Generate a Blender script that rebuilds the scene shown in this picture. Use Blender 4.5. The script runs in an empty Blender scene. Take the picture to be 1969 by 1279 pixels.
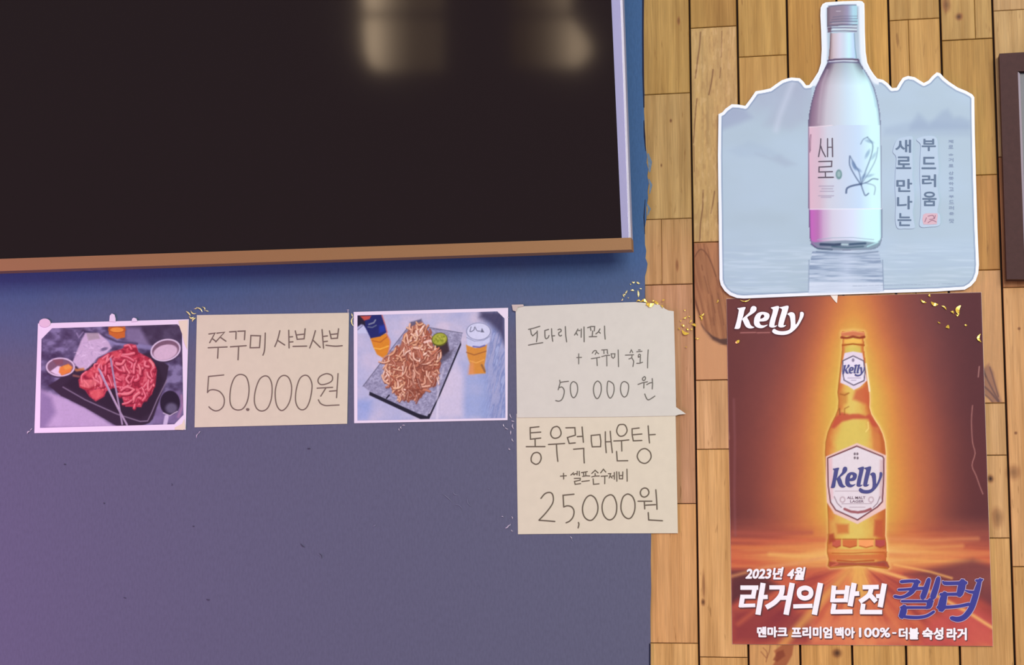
import bpy, math, random
import numpy as np
from mathutils import Vector, Matrix
from mathutils.geometry import tessellate_polygon

S = bpy.context.scene
C = S.collection
W, H, F = 1969, 1279, 3450.0
YAW, PIT, ROL = math.radians(10.75), math.radians(6.55), math.radians(0.17)
DIST = 3.47          # metres from the camera to the wall
CAMZ = 1.45


def rot(yaw, pit, rol):
    cy, sy = math.cos(yaw), math.sin(yaw)
    cp, sp = math.cos(pit), math.sin(pit)
    cr, sr = math.cos(rol), math.sin(rol)
    return (np.array([[cy, -sy, 0], [sy, cy, 0], [0, 0, 1]]) @ np.array([[1, 0, 0], [0, cp, -sp], [0, sp, cp]])
            @ np.array([[cr, 0, sr], [0, 1, 0], [-sr, 0, cr]]))


RM = rot(YAW, PIT, ROL)


def P(px, py, off=0.0):
    """photo position -> point of the plane `off` metres in front of the wall"""
    d = RM @ np.array([(px - W / 2) / F, 1.0, -(py - H / 2) / F])
    t = (DIST - off) / d[1]
    return Vector((d[0] * t, -off, CAMZ + d[2] * t))


def pix(v):
    d = RM.T @ np.array([v[0], v[1] + DIST, v[2] - CAMZ])
    return (W / 2 + F * d[0] / d[1], H / 2 - F * d[2] / d[1])


def PV(X, Y, off):
    a = np.stack([(X - W / 2) / F, np.ones_like(X), -(Y - H / 2) / F], -1) @ RM.T
    off = np.broadcast_to(off, X.shape)
    t = (DIST - off) / a[..., 1]
    return np.stack([a[..., 0] * t, -off, CAMZ + a[..., 2] * t], -1)


# ---------------------------------------------------------------- camera
cd = bpy.data.cameras.new('camera')
cam = bpy.data.objects.new('camera', cd)
C.objects.link(cam)
r, f, u = RM @ [1, 0, 0], RM @ [0, 1, 0], RM @ [0, 0, 1]
m = Matrix(((r[0], u[0], -f[0], 0), (r[1], u[1], -f[1], -DIST), (r[2], u[2], -f[2], CAMZ), (0, 0, 0, 1)))
cam.matrix_world = m
cd.sensor_width = 36
cd.lens = F / W * 36
cd.clip_start = 0.05
S.camera = cam
S.view_settings.view_transform = 'Standard'
S.view_settings.look = 'None'
S.view_settings.exposure = 0.0
S.view_settings.gamma = 1.0
S.view_settings.use_curve_mapping = False

# ---------------------------------------------------------------- world and lights
wd = bpy.data.worlds.new('room_ambience')
S.world = wd
wd.use_nodes = True
wd.node_tree.nodes['Background'].inputs[0].default_value = (0.44, 0.425, 0.415, 1)
wd.node_tree.nodes['Background'].inputs[1].default_value = 0.85


def area(name, loc, target, sx, sy, power, col):
    l = bpy.data.lights.new(name, 'AREA')
    l.shape = 'RECTANGLE'
    l.size, l.size_y, l.energy, l.color = sx, sy, power, col
    o = bpy.data.objects.new(name, l)
    C.objects.link(o)
    o.location = loc
    o.rotation_euler = (Vector(target) - Vector(loc)).to_track_quat('-Z', 'Y').to_euler()
    return o


area('dining_room_ceiling_light', (1.7, -4.4, 3.1), (-0.2, 0, 1.6), 2.6, 1.6, 168, (1.0, 0.975, 0.90))
area('pink_neon_glow', (-2.6, -1.3, 1.25), (-1.5, 0, 1.45), 0.4, 1.2, 16, (0.95, 0.25, 0.88))
area('added_blue_fill', (0.0, -3.0, 4.2), (-0.3, 0, 2.2), 1.4, 0.6, 18, (0.45, 0.62, 1.0))  # unseen blue fill, added to cool the upper wall


# ---------------------------------------------------------------- helpers
def s2l(c):
    c = np.asarray(c, float)
    return np.where(c <= 0.04045, c / 12.92, ((c + 0.055) / 1.055) ** 2.4)


def rgb(*c):
    return tuple(s2l(np.array(c[:3]) / 255.0)) + (1.0,)


def mat(name, col, rough=0.6, metal=0.0, spec=0.5, bump=0.0, bscale=200.0, vary=0.0, coat=0.0):
    m = bpy.data.materials.new(name)
    m.use_nodes = True
    nt = m.node_tree
    b = nt.nodes['Principled BSDF']
    b.inputs['Base Color'].default_value = rgb(*col)
    b.inputs['Roughness'].default_value = rough
    b.inputs['Metallic'].default_value = metal
    b.inputs['Specular IOR Level'].default_value = spec
    b.inputs['Coat Weight'].default_value = coat
    if bump or vary:
        g = nt.nodes.new('ShaderNodeNewGeometry')
        n = nt.nodes.new('ShaderNodeTexNoise')
        n.inputs['Scale'].default_value = bscale
        n.inputs['Detail'].default_value = 4
        nt.links.new(g.outputs['Position'], n.inputs['Vector'])
        if bump:
            bp = nt.nodes.new('ShaderNodeBump')
            bp.inputs['Strength'].default_value = bump
            bp.inputs['Distance'].default_value = 0.001
            nt.links.new(n.outputs['Fac'], bp.inputs['Height'])
            nt.links.new(bp.outputs['Normal'], b.inputs['Normal'])
        if vary:
            mr = nt.nodes.new('ShaderNodeMapRange')
            mr.inputs['From Min'].default_value, mr.inputs['From Max'].default_value = 0.3, 0.7
            mr.inputs['To Min'].default_value, mr.inputs['To Max'].default_value = 1 - vary, 1 + vary
            nt.links.new(n.outputs['Fac'], mr.inputs['Value'])
            vm = nt.nodes.new('ShaderNodeVectorMath')
            vm.operation = 'SCALE'
            vm.inputs[0].default_value = rgb(*col)[:3]
            nt.links.new(mr.outputs['Result'], vm.inputs['Scale'])
            nt.links.new(vm.outputs['Vector'], b.inputs['Base Color'])
    return m


def print_mat(name, rough=0.4, spec=0.4, bump=0.0):
    m = mat(name, (255, 255, 255), rough, 0, spec, bump, 60)
    nt = m.node_tree
    a = nt.nodes.new('ShaderNodeAttribute')
    a.attribute_name = 'ink'
    nt.links.new(a.outputs['Color'], nt.nodes['Principled BSDF'].inputs['Base Color'])
    return m


def link(name, me, material=None, parent=None):
    if material:
        me.materials.append(material)
    o = bpy.data.objects.new(name, me)
    C.objects.link(o)
    if parent:
        o.parent = parent
        o.matrix_parent_inverse = parent.matrix_world.inverted()
    return o


def mesh(name, vs, fs, material=None, parent=None):
    me = bpy.data.meshes.new(name)
    me.from_pydata([tuple(v) for v in vs], [], fs)
    me.update()
    return link(name, me, material, parent)


def tag(o, label=None, cat=None, group=None, kind=None):
    for k, v in (('label', label), ('category', cat), ('group', group), ('kind', kind)):
        if v:
            o[k] = v
    return o


def empty(name, loc, label=None, cat=None, group=None, kind=None):
    o = bpy.data.objects.new(name, None)
    C.objects.link(o)
    o.location = loc
    o.empty_display_size = 0.05
    o.matrix_world = Matrix.Translation(Vector(loc))
    return tag(o, label, cat, group, kind)


def bbox_solid(x0, x1, y0, y1, z0, z1, ch=0.0):
    """box; the front (-y) face chamfered by ch"""
    if ch <= 0:
        v = [(x0, y0, z0), (x1, y0, z0), (x1, y0, z1), (x0, y0, z1), (x0, y1, z0), (x1, y1, z0), (x1, y1, z1), (x0, y1, z1)]
        return v, [(0, 1, 2, 3), (5, 4, 7, 6), (4, 0, 3, 7), (1, 5, 6, 2), (3, 2, 6, 7), (4, 5, 1, 0)]
    v = [(x0 + ch, y0, z0 + ch), (x1 - ch, y0, z0 + ch), (x1 - ch, y0, z1 - ch), (x0 + ch, y0, z1 - ch)]
    v += [(x0, y0 + ch, z0), (x1, y0 + ch, z0), (x1, y0 + ch, z1), (x0, y0 + ch, z1)]
    v += [(x0, y1, z0), (x1, y1, z0), (x1, y1, z1), (x0, y1, z1)]
    fs = [(0, 1, 2, 3)]
    for a, b in ((0, 4), (4, 8)):
        for i in range(4):
            j = (i + 1) % 4
            fs.append((a + j, a + i, b + i, b + j))
    fs.append((9, 8, 11, 10))
    return v, fs


def slab(name, poly, off, thick, material, parent=None, ch=0.0):
    """solid sheet with the outline poly (photo positions); front at off, back at off - thick"""
    pf = [P(x, y, off) for x, y in poly]
    n = len(pf)
    if ch:
        cx = sum(p.x for p in pf) / n
        cz = sum(p.z for p in pf) / n
    tris = tessellate_polygon([[Vector((p.x, p.z, 0)) for p in pf]])
    vs = list(pf) + [Vector((p.x, p.y + thick, p.z)) for p in pf]
    fs = []
    for t in tris:
        a, b, c = t
        ar = (pf[b].x - pf[a].x) * (pf[c].z - pf[a].z) - (pf[c].x - pf[a].x) * (pf[b].z - pf[a].z)
        if ar < 0:
            b, c = c, b
        fs.append((a, b, c))
        fs.append((a + n, c + n, b + n))
    area2 = sum(pf[i].x * pf[(i + 1) % n].z - pf[(i + 1) % n].x * pf[i].z for i in range(n))
    for i in range(n):
        j = (i + 1) % n
        fs.append((i, i + n, j + n, j) if area2 > 0 else (j, j + n, i + n, i))
    return mesh(name, vs, fs, material, parent)


def Zm(ox, oy, s, pts):
    return [(ox + p[0] / s, oy + p[1] / s) for p in pts]


def smooth(pts, n=6, closed=False):
    """Catmull-Rom"""
    p = [np.array(q, float) for q in pts]
    N = len(p)
    out = []
    segs = N if closed else N - 1
    for i in range(segs):
        if closed:
            a, b, c, d = p[(i - 1) % N], p[i], p[(i + 1) % N], p[(i + 2) % N]
        else:
            a, b, c, d = p[max(i - 1, 0)], p[i], p[i + 1], p[min(i + 2, N - 1)]
        for k in range(n):
            t = k / n
            out.append(tuple(0.5 * ((2 * b) + (c - a) * t + (2 * a - 5 * b + 4 * c - d) * t * t + (3 * b - a - 3 * c + d) * t ** 3)))
    out.append(tuple(p[0]) if closed else tuple(p[-1]))
    return out


def ribbon(strokes, off, step=0.00002, cap=0.9):
    """strokes: list of (points, width or list of widths) in photo positions -> verts, faces"""
    vs, fs = [], []
    for k, (pts, wd_) in enumerate(strokes):
        p = [np.array(q, float) for q in pts]
        q = [p[0]]
        for a in p[1:]:
            if np.hypot(*(a - q[-1])) > 0.05:
                q.append(a)
        p = q
        n = len(p)
        if n < 2:
            continue
        ws = wd_ if isinstance(wd_, (list, tuple)) else [wd_]
        ws = np.interp(np.linspace(0, 1, n), np.linspace(0, 1, len(ws)), ws) if len(ws) > 1 else np.full(n, ws[0])
        closed = np.hypot(*(p[0] - p[-1])) < 0.3 and n > 4
        # round caps
        base = len(vs)
        L, R = [], []
        for i in range(n):
            if closed:
                d0 = p[i] - p[i - 1] if i > 0 else p[0] - p[-2]
                d1 = p[i + 1] - p[i] if i < n - 1 else p[1] - p[0]
            else:
                d0 = p[i] - p[i - 1] if i > 0 else p[1] - p[0]
                d1 = p[i + 1] - p[i] if i < n - 1 else p[-1] - p[-2]
            d0 = d0 / max(np.hypot(*d0), 1e-6)
            d1 = d1 / max(np.hypot(*d1), 1e-6)
            t = d0 + d1
            if np.hypot(*t) < 0.3:
                t = d1
            t = t / np.hypot(*t)
            nn = np.array([-t[1], t[0]])
            cs = max(0.55, abs(nn @ np.array([-d1[1], d1[0]])))
            h = ws[i] / 2 / cs
            L.append(p[i] + nn * h)
            R.append(p[i] - nn * h)
        if not closed:
            for (lst, e, s) in ((0, 0, -1), (1, n - 1, 1)):
                dd = (p[1] - p[0]) if e == 0 else (p[-1] - p[-2])
                dd = dd / np.hypot(*dd) * ws[e] / 2 * s
                nn = np.array([-dd[1], dd[0]]) * s
                a, b = p[e] + dd * cap + nn * (0.45 if cap > 0.5 else 1), p[e] + dd * cap - nn * (0.45 if cap > 0.5 else 1)
                if e == 0:
                    L.insert(0, a)
                    R.insert(0, b)
                else:
                    L.append(a)
                    R.append(b)
        o = off + k * step
        for a, b in zip(L, R):
            vs.append(P(a[0], a[1], o))
            vs.append(P(b[0], b[1], o))
        for i in range(len(L) - 1):
            b0 = base + 2 * i
            fs.append((b0, b0 + 1, b0 + 3, b0 + 2))
    return vs, fs


def polys(loops, off, sm=0):
    """loops: list of [outer, hole, ...] in photo positions"""
    vs, fs = [], []
    for lp in loops:
        ls = [smooth(l, sm, True)[:-1] if sm else l for l in lp]
        pts = [[P(x, y, off) for x, y in l] for l in ls]
        flat = [p for l in pts for p in l]
        base = len(vs)
        for t in tessellate_polygon([[Vector((p.x, p.z, 0)) for p in l] for l in pts]):
            a, b, c = [flat[i] for i in t]
            ar = (b.x - a.x) * (c.z - a.z) - (c.x - a.x) * (b.z - a.z)
            t = t if ar > 0 else (t[0], t[2], t[1])
            fs.append(tuple(base + i for i in t))
        vs += flat
    return vs, fs


def text_px(s, x0, y0, x1, y1, off, bold=0.0, shear=0.0, slope=0.0):
    cu = bpy.data.curves.new('lettering', 'FONT')
    cu.body = s
    cu.offset = bold
    cu.resolution_u = 3
    o = bpy.data.objects.new('lettering', cu)
    C.objects.link(o)
    dg = bpy.context.evaluated_depsgraph_get()
    me = bpy.data.meshes.new_from_object(o.evaluated_get(dg))
    bpy.data.objects.remove(o)
    bpy.data.curves.remove(cu)
    v = np.array([(a.co.x, a.co.y) for a in me.vertices])
    fs = [tuple(p.vertices) for p in me.polygons]
    bpy.data.meshes.remove(me)
    v[:, 0] += shear * v[:, 1]
    lo, hi = v.min(0), v.max(0)
    t = (v - lo) / (hi - lo)
    X = x0 + t[:, 0] * (x1 - x0)
    Y = y1 - t[:, 1] * (y1 - y0) + slope * (X - x0)
    return [P(a, b, off) for a, b in zip(X, Y)], fs


def text_heavy(s, x0, y0, x1, y1, off, w, shear=0.0):
    """text thickened to a heavy weight by w photo pixels"""
    out = []
    for k in range(9):
        a = k * math.pi / 4
        r_ = 0 if k == 8 else w
        out.append(text_px(s, x0 + w + r_ * math.cos(a), y0 + w + r_ * math.sin(a), x1 - w + r_ * math.cos(a), y1 - w + r_ * math.sin(a), off + k * 0.00001, 0.0, shear))
    return merge(out)


def merge(items):
    vs, fs = [], []
    for v, f_ in items:
        b = len(vs)
        vs += list(v)
        fs += [tuple(b + i for i in q) for q in f_]
    return vs, fs


# ---------------------------------------------------------------- ink painter (flat prints only)
rng = np.random.RandomState(7)


def vnoise(X, Y, sx, sy, seed=0, octv=3):
    r_ = np.random.RandomState(seed)
    tot, amp, s = np.zeros(X.shape), 1.0, 0.0
    for o in range(octv):
        g = r_.rand(64, 64)
        x, y = X / sx * 2 ** o, Y / sy * 2 ** o
        xi, yi = np.floor(x).astype(int), np.floor(y).astype(int)
        fx, fy = x - xi, y - yi
        fx, fy = fx * fx * (3 - 2 * fx), fy * fy * (3 - 2 * fy)
        a, b = g[yi % 64, xi % 64], g[yi % 64, (xi + 1) % 64]
        c, d = g[(yi + 1) % 64, xi % 64], g[(yi + 1) % 64, (xi + 1) % 64]
        tot += amp * ((a * (1 - fx) + b * fx) * (1 - fy) + (c * (1 - fx) + d * fx) * fy)
        s += amp
        amp *= 0.5
    return tot / s


def sst(e0, e1, x):
    t = np.clip((x - e0) / (e1 - e0), 0, 1)
    return t * t * (3 - 2 * t)


class Ink:
    def __init__(s, X, Y, base):
        s.X, s.Y = X.ravel(), Y.ravel()
        s.C = np.tile(np.array(base, float), (s.X.size, 1))

    def mix(s, idx, a, col):
        a = np.clip(a, 0, 1)[:, None]
        col = np.asarray(col, float)
        s.C[idx] = s.C[idx] * (1 - a) + col * a

    def near(s, pts, pad):
        q = np.asarray(pts, float)
        return np.nonzero((s.X > q[:, 0].min() - pad) & (s.X < q[:, 0].max() + pad) & (s.Y > q[:, 1].min() - pad) & (s.Y < q[:, 1].max() + pad))[0]

    def sdf(s, pts, idx):
        x, y = s.X[idx], s.Y[idx]
        d = np.full(x.shape, 1e9)
        ins = np.zeros(x.shape, bool)
        n = len(pts)
        for i in range(n):
            (ax, ay), (bx, by) = pts[i], pts[(i + 1) % n]
            ex, ey = bx - ax, by - ay
            l2 = ex * ex + ey * ey + 1e-12
            t = np.clip(((x - ax) * ex + (y - ay) * ey) / l2, 0, 1)
            d = np.minimum(d, (x - ax - t * ex) ** 2 + (y - ay - t * ey) ** 2)
            cr = (ay > y) != (by > y)
            if by != ay:
                ins ^= cr & (x < (bx - ax) * (y - ay) / (by - ay) + ax)
        d = np.sqrt(d)
        return np.where(ins, -d, d)

    def fill(s, pts, col, soft=0.8, alpha=1.0, grow=0.0):
        idx = s.near(pts, soft + grow + 2)
        if idx.size:
            s.mix(idx, alpha * sst(soft, -soft, s.sdf(pts, idx) - grow), col)

    def line(s, pts, w, col, soft=0.7, alpha=1.0):
        idx = s.near(pts, w + soft + 2)
        if not idx.size:
            return
        x, y = s.X[idx], s.Y[idx]
        d = np.full(x.shape, 1e9)
        for (ax, ay), (bx, by) in zip(pts[:-1], pts[1:]):
            ex, ey = bx - ax, by - ay
            t = np.clip(((x - ax) * ex + (y - ay) * ey) / (ex * ex + ey * ey + 1e-12), 0, 1)
            d = np.minimum(d, (x - ax - t * ex) ** 2 + (y - ay - t * ey) ** 2)
        s.mix(idx, alpha * sst(w / 2 + soft, w / 2 - soft, np.sqrt(d)), col)

    def ell(s, cx, cy, rx, ry, col, rot_=0.0, soft=0.8, alpha=1.0, ring=0.0):
        idx = s.near([(cx - rx - ry, cy - rx - ry), (cx + rx + ry, cy + rx + ry)], soft)
        if not idx.size:
            return
        c_, s_ = math.cos(rot_), math.sin(rot_)
        dx, dy = s.X[idx] - cx, s.Y[idx] - cy
        a, b = dx * c_ + dy * s_, -dx * s_ + dy * c_
        q = np.sqrt((a / rx) ** 2 + (b / ry) ** 2)
        d = (q - 1) * min(rx, ry)
        if ring:
            d = np.abs(d) - ring / 2
        s.mix(idx, alpha * sst(soft, -soft, d), col)

    def glow(s, cx, cy, rx, ry, col, alpha=1.0, rot_=0.0):
        c_, s_ = math.cos(rot_), math.sin(rot_)
        dx, dy = s.X - cx, s.Y - cy
        a, b = dx * c_ + dy * s_, -dx * s_ + dy * c_
        s.mix(slice(None), alpha * np.exp(-((a / rx) ** 2 + (b / ry) ** 2)), col)


def ramp(t, stops):
    ts = [q[0] for q in stops]
    return np.stack([np.interp(t, ts, [q[1][k] for q in stops]) for k in range(3)], -1)


def sheet_grid(name, quad, step, off, paint, material, parent, bow=None, keep=None):
    """a fine grid over the photo quad (TL, TR, BR, BL) inked by paint(X, Y)"""
    tl, tr, br, bl = [np.array(q, float) for q in quad]
    nx = int(np.hypot(*(tr - tl)) / step) + 1
    ny = int(np.hypot(*(bl - tl)) / step) + 1
    U, V = np.meshgrid(np.linspace(0, 1, nx + 1), np.linspace(0, 1, ny + 1))
    X = (tl[0] * (1 - U) + tr[0] * U) * (1 - V) + (bl[0] * (1 - U) + br[0] * U) * V
    Y = (tl[1] * (1 - U) + tr[1] * U) * (1 - V) + (bl[1] * (1 - U) + br[1] * U) * V
    co = PV(X, Y, off + (bow(U, V) if bow else 0.0)).reshape(-1, 3)
    cols = paint(X, Y)
    i = (np.arange(ny)[:, None] * (nx + 1) + np.arange(nx)[None, :])
    q = np.stack([i + nx + 1, i + nx + 2, i + 1, i], -1).reshape(-1, 4)
    if keep is not None:
        k = keep(X, Y).ravel()
        q = q[k[q].all(1)]
    me = bpy.data.meshes.new(name)
    me.vertices.add(len(co))
    me.vertices.foreach_set('co', co.astype(np.float32).ravel())
    me.loops.add(q.size)
    me.loops.foreach_set('vertex_index', q.astype(np.int32).ravel())
    me.polygons.add(len(q))
    me.polygons.foreach_set('loop_start', (np.arange(len(q)) * 4).astype(np.int32))
    me.update(calc_edges=True)
    at = me.attributes.new('ink', 'FLOAT_COLOR', 'POINT')
    lin = np.concatenate([s2l(np.clip(cols, 0, 255) / 255.0), np.ones((len(cols), 1))], 1)
    at.data.foreach_set('color', lin.astype(np.float32).ravel())
    o = link(name, me, material, parent)
    return o


# ---------------------------------------------------------------- painted wall
def paint_material():
    m = mat('blue_grey_wall_paint', (101, 105, 131), 0.62, 0, 0.25)
    nt = m.node_tree
    N, L = nt.nodes, nt.links
    b = N['Principled BSDF']
    g = N.new('ShaderNodeNewGeometry')
    fine = N.new('ShaderNodeTexNoise')
    fine.inputs['Scale'].default_value = 260
    fine.inputs['Detail'].default_value = 5
    mp = N.new('ShaderNodeMapping')
    mp.inputs['Scale'].default_value = (1, 1, 0.35)
    L.new(g.outputs['Position'], mp.inputs['Vector'])
    L.new(mp.outputs['Vector'], fine.inputs['Vector'])
    big = N.new('ShaderNodeTexNoise')
    big.inputs['Scale'].default_value = 5.0
    big.inputs['Detail'].default_value = 3
    L.new(g.outputs['Position'], big.inputs['Vector'])
    # bluish light round the television painted into the wall colour, ragged at its edge
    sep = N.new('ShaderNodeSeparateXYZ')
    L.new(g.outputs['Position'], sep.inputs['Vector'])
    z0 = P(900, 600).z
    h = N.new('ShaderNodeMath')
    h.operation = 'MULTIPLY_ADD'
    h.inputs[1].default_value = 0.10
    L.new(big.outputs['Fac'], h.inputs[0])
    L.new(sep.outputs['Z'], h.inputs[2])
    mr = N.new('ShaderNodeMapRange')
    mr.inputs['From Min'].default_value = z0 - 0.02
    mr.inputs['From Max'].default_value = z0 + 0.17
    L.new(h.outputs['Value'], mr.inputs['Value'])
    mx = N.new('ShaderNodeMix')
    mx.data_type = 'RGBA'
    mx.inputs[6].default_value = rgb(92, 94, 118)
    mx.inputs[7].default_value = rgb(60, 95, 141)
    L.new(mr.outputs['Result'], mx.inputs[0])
    r2 = N.new('ShaderNodeMapRange')
    r2.inputs['From Min'].default_value, r2.inputs['From Max'].default_value = 0.3, 0.7
    r2.inputs['To Min'].default_value, r2.inputs['To Max'].default_value = 0.93, 1.07
    L.new(fine.outputs['Fac'], r2.inputs['Value'])
    vm = N.new('ShaderNodeVectorMath')
    vm.operation = 'SCALE'
    L.new(mx.outputs[2], vm.inputs[0])
    L.new(r2.outputs['Result'], vm.inputs['Scale'])
    L.new(vm.outputs['Vector'], b.inputs['Base Color'])
    bp = N.new('ShaderNodeBump')
    bp.inputs['Strength'].default_value = 0.35
    bp.inputs['Distance'].default_value = 0.001
    L.new(fine.outputs['Fac'], bp.inputs['Height'])
    L.new(bp.outputs['Normal'], b.inputs['Normal'])
    return m


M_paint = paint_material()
edge = [(1239, -420), (1239, -60), (1238, 0), (1237.4, 60), (1237, 130), (1239, 180), (1238, 212), (1239.5, 240), (1239, 262), (1242, 285), (1244, 300), (1243, 312), (1246.5, 325), (1244.5, 338),
        (1247.5, 352), (1245, 368), (1246, 380), (1242.5, 398), (1243, 418), (1239.5, 440), (1240, 470), (1242.5, 482), (1241, 496), (1245, 507), (1243, 520), (1240, 532), (1240, 560),
        (1240, 600), (1242, 700), (1244, 800), (1246, 900), (1250, 1000), (1252, 1030), (1251.2, 1080), (1252, 1130), (1250.5, 1180), (1251, 1236), (1249, 1238), (1249, 1300), (1251, 1700)]
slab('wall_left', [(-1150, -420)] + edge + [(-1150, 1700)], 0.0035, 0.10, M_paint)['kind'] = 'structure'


wl = bpy.data.objects['wall_left']
v, fs = ribbon([([(1236.6, -30), (1236.2, 60), (1236.6, 140), (1238.2, 206)], [3.4, 3.2, 3.4, 2.2]), ([(1238, 232), (1239.4, 262), (1241.5, 290)], [1.4, 3.2, 1.2]), ([(1240.5, 384), (1238.4, 418), (1240, 450)], [1, 2.2, 1]),
                ([(1249.6, 1239), (1249.4, 1300)], 3.4)], 0.0037)
mesh('shrinkage_gap', v, fs, mat('dark_gap_shadow_line', (20, 22, 52), 0.9), wl)
v, fs = ribbon([([(1246, 296), (1250, 312), (1249, 330)], [3, 8, 3]), ([(1248, 345), (1252, 356), (1249, 372)], [2, 5, 2]), ([(1244, 392), (1249, 402), (1245, 414)], [2, 5, 2]), ([(1243, 505), (1247, 515), (1244, 528)], [2, 5, 2]),
                ([(1242, 452), (1246, 462), (1243, 470)], [2, 4, 2])], 0.0009)
mesh('paint_smear', v, fs, mat('thin_blue_paint_smear', (104, 122, 142), 0.7, vary=0.15), wl)


# ---------------------------------------------------------------- wooden plank wall
def wood_material():
    m = bpy.data.materials.new('pine_planks')
    m.use_nodes = True
    nt = m.node_tree
    N, L = nt.nodes, nt.links
    b = N['Principled BSDF']
    b.inputs['Roughness'].default_value = 0.52
    b.inputs['Specular IOR Level'].default_value = 0.2
    geo = N.new('ShaderNodeNewGeometry')
    oi = N.new('ShaderNodeObjectInfo')

    def math_(op, a, b_=None, c_=None):
        n = N.new('ShaderNodeMath')
        n.operation = op
        for i, v in enumerate((a, b_, c_)):
            if v is None:
                continue
            if isinstance(v, (int, float)):
                n.inputs[i].default_value = v
            else:
                L.new(v, n.inputs[i])
        return n.outputs[0]

    def vm(op, a, b_):
        n = N.new('ShaderNodeVectorMath')
        n.operation = op
        for i, v in enumerate((a, b_)):
            if isinstance(v, tuple):
                n.inputs[i].default_value = v
            elif v is not None:
                L.new(v, n.inputs[i])
        return n

    def noise(vec, scale, det=3, rough=0.5):
        n = N.new('ShaderNodeTexNoise')
        n.inputs['Scale'].default_value = scale
        n.inputs['Detail'].default_value = det
        n.inputs['Roughness'].default_value = rough
        L.new(vec, n.inputs['Vector'])
        return n

    def mr(v, a, b_, c_, d):
        n = N.new('ShaderNodeMapRange')
        L.new(v, n.inputs['Value'])
        n.inputs['From Min'].default_value, n.inputs['From Max'].default_value = a, b_
        n.inputs['To Min'].default_value, n.inputs['To Max'].default_value = c_, d
        return n.outputs['Result']

    def mix(fac, a, b_):
        n = N.new('ShaderNodeMix')
        n.data_type = 'RGBA'
        for i, v in ((0, fac), (6, a), (7, b_)):
            if isinstance(v, (tuple, float)):
                n.inputs[i].default_value = v
            else:
                L.new(v, n.inputs[i])
        return n.outputs[2]

    rnd = math_('MULTIPLY', oi.outputs['Random'], 40.0)
    cmb = N.new('ShaderNodeCombineXYZ')
    L.new(rnd, cmb.inputs[0])
    L.new(rnd, cmb.inputs[2])
    pos = vm('ADD', geo.outputs['Position'], cmb.outputs[0]).outputs[0]
    # knots bend the grain round them
    warp = noise(geo.outputs['Position'], 14, 3).outputs['Color']
    wv = vm('SUBTRACT', warp, (0.5, 0.5, 0.5)).outputs[0]
    KN = [  # px, py, half width, half height, dark core
        (1843, 33, 7, 8, 0.8), (1820, 8, 8, 16, 0.5), (1905, 921, 7, 8, 1.0), (1917, 996, 11, 18, 0.40), (1352, 1158, 4, 7, 0.8),
        (1353, 1125, 3, 26, 0.3), (1610, 1256, 9, 9, 0.85), (1290, 232, 2.5, 4, 0.7), (1948, 910, 12, 14, 0.4), (1272, 318, 2, 4, 0.6), (1953, 833, 3, 3, 0.6),
        (1960, 632, 3, 3, .6), (1385, 245, 2.5, 5, .5), (1302, 510, 3, 12, .35), (1305, 40, 3, 8, .4)]
    halo_all = None
    core_all = None
    bend = None
    for px, py, rx, ry, core in KN:
        c_ = P(px, py)
        mm = 0.001
        d = vm('SUBTRACT', geo.outputs['Position'], (c_.x, 0, c_.z)).outputs[0]
        d = vm('MULTIPLY', d, (1 / (rx * mm), 0, 1 / (ry * mm))).outputs[0]
        w = vm('MULTIPLY', wv, (0.9, 0, 0.9)).outputs[0]
        d = vm('ADD', d, w).outputs[0]
        ln = vm('LENGTH', d, None).outputs['Value']
        h = mr(ln, 0.75, 1.35, 0.55 if core < 0.5 else 0.7, 0.0)
        k = mr(ln, 0.2, 0.95, core, 0.0)
        halo_all = h if halo_all is None else math_('MAXIMUM', halo_all, h)
        core_all = k if core_all is None else math_('MAXIMUM', core_all, k)
    st = vm('MULTIPLY', pos, (1.0, 1.0, 0.045)).outputs[0]
    grain = noise(st, 55, 4, 0.6).outputs['Fac']
    fine = noise(vm('MULTIPLY', pos, (1.0, 1.0, 0.03)).outputs[0], 420, 3, 0.6).outputs['Fac']
    blot = noise(vm('MULTIPLY', pos, (1, 1, 0.35)).outputs[0], 14, 3).outputs['Fac']
    tint = N.new('ShaderNodeAttribute')
    tint.attribute_type = 'OBJECT'
    tint.attribute_name = 'tint'
    base = mix(mr(grain, 0.30, 0.70, 0, 1), vm('MULTIPLY', tint.outputs['Vector'], (0.77, 0.70, 0.59)).outputs[0], vm('MULTIPLY', tint.outputs['Vector'], (1.20, 1.22, 1.26)).outputs[0])
    s = math_('MULTIPLY', mr(fine, 0.3, 0.7, 0.85, 1.12), mr(blot, 0.3, 0.7, 0.92, 1.07))
    sc = N.new('ShaderNodeVectorMath')
    sc.operation = 'SCALE'
    L.new(base, sc.inputs[0])
    L.new(s, sc.inputs['Scale'])
    # short dark pores
    por = noise(vm('MULTIPLY', pos, (1, 1, 0.16)).outputs[0], 130, 2, 0.5).outputs['Fac']
    pm = mr(por, 0.66, 0.76, 0, 0.55)
    c1 = mix(pm, sc.outputs[0], rgb(120, 78, 38))
    rings = math_('MULTIPLY', halo_all, mr(grain, 0.35, 0.6, 1.15, 0.6))
    c2 = mix(rings, c1, rgb(140, 82, 48))
    c3 = mix(core_all, c2, rgb(62, 34, 24))
    L.new(c3, b.inputs['Base Color'])
    bp = N.new('ShaderNodeBump')
    bp.inputs['Strength'].default_value = 0.45
    bp.inputs['Distance'].default_value = 0.0012
    L.new(math_('ADD', math_('MULTIPLY', grain, 0.7), math_('MULTIPLY', fine, 0.3)), bp.inputs['Height'])
    L.new(bp.outputs['Normal'], b.inputs['Normal'])
    return m


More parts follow.
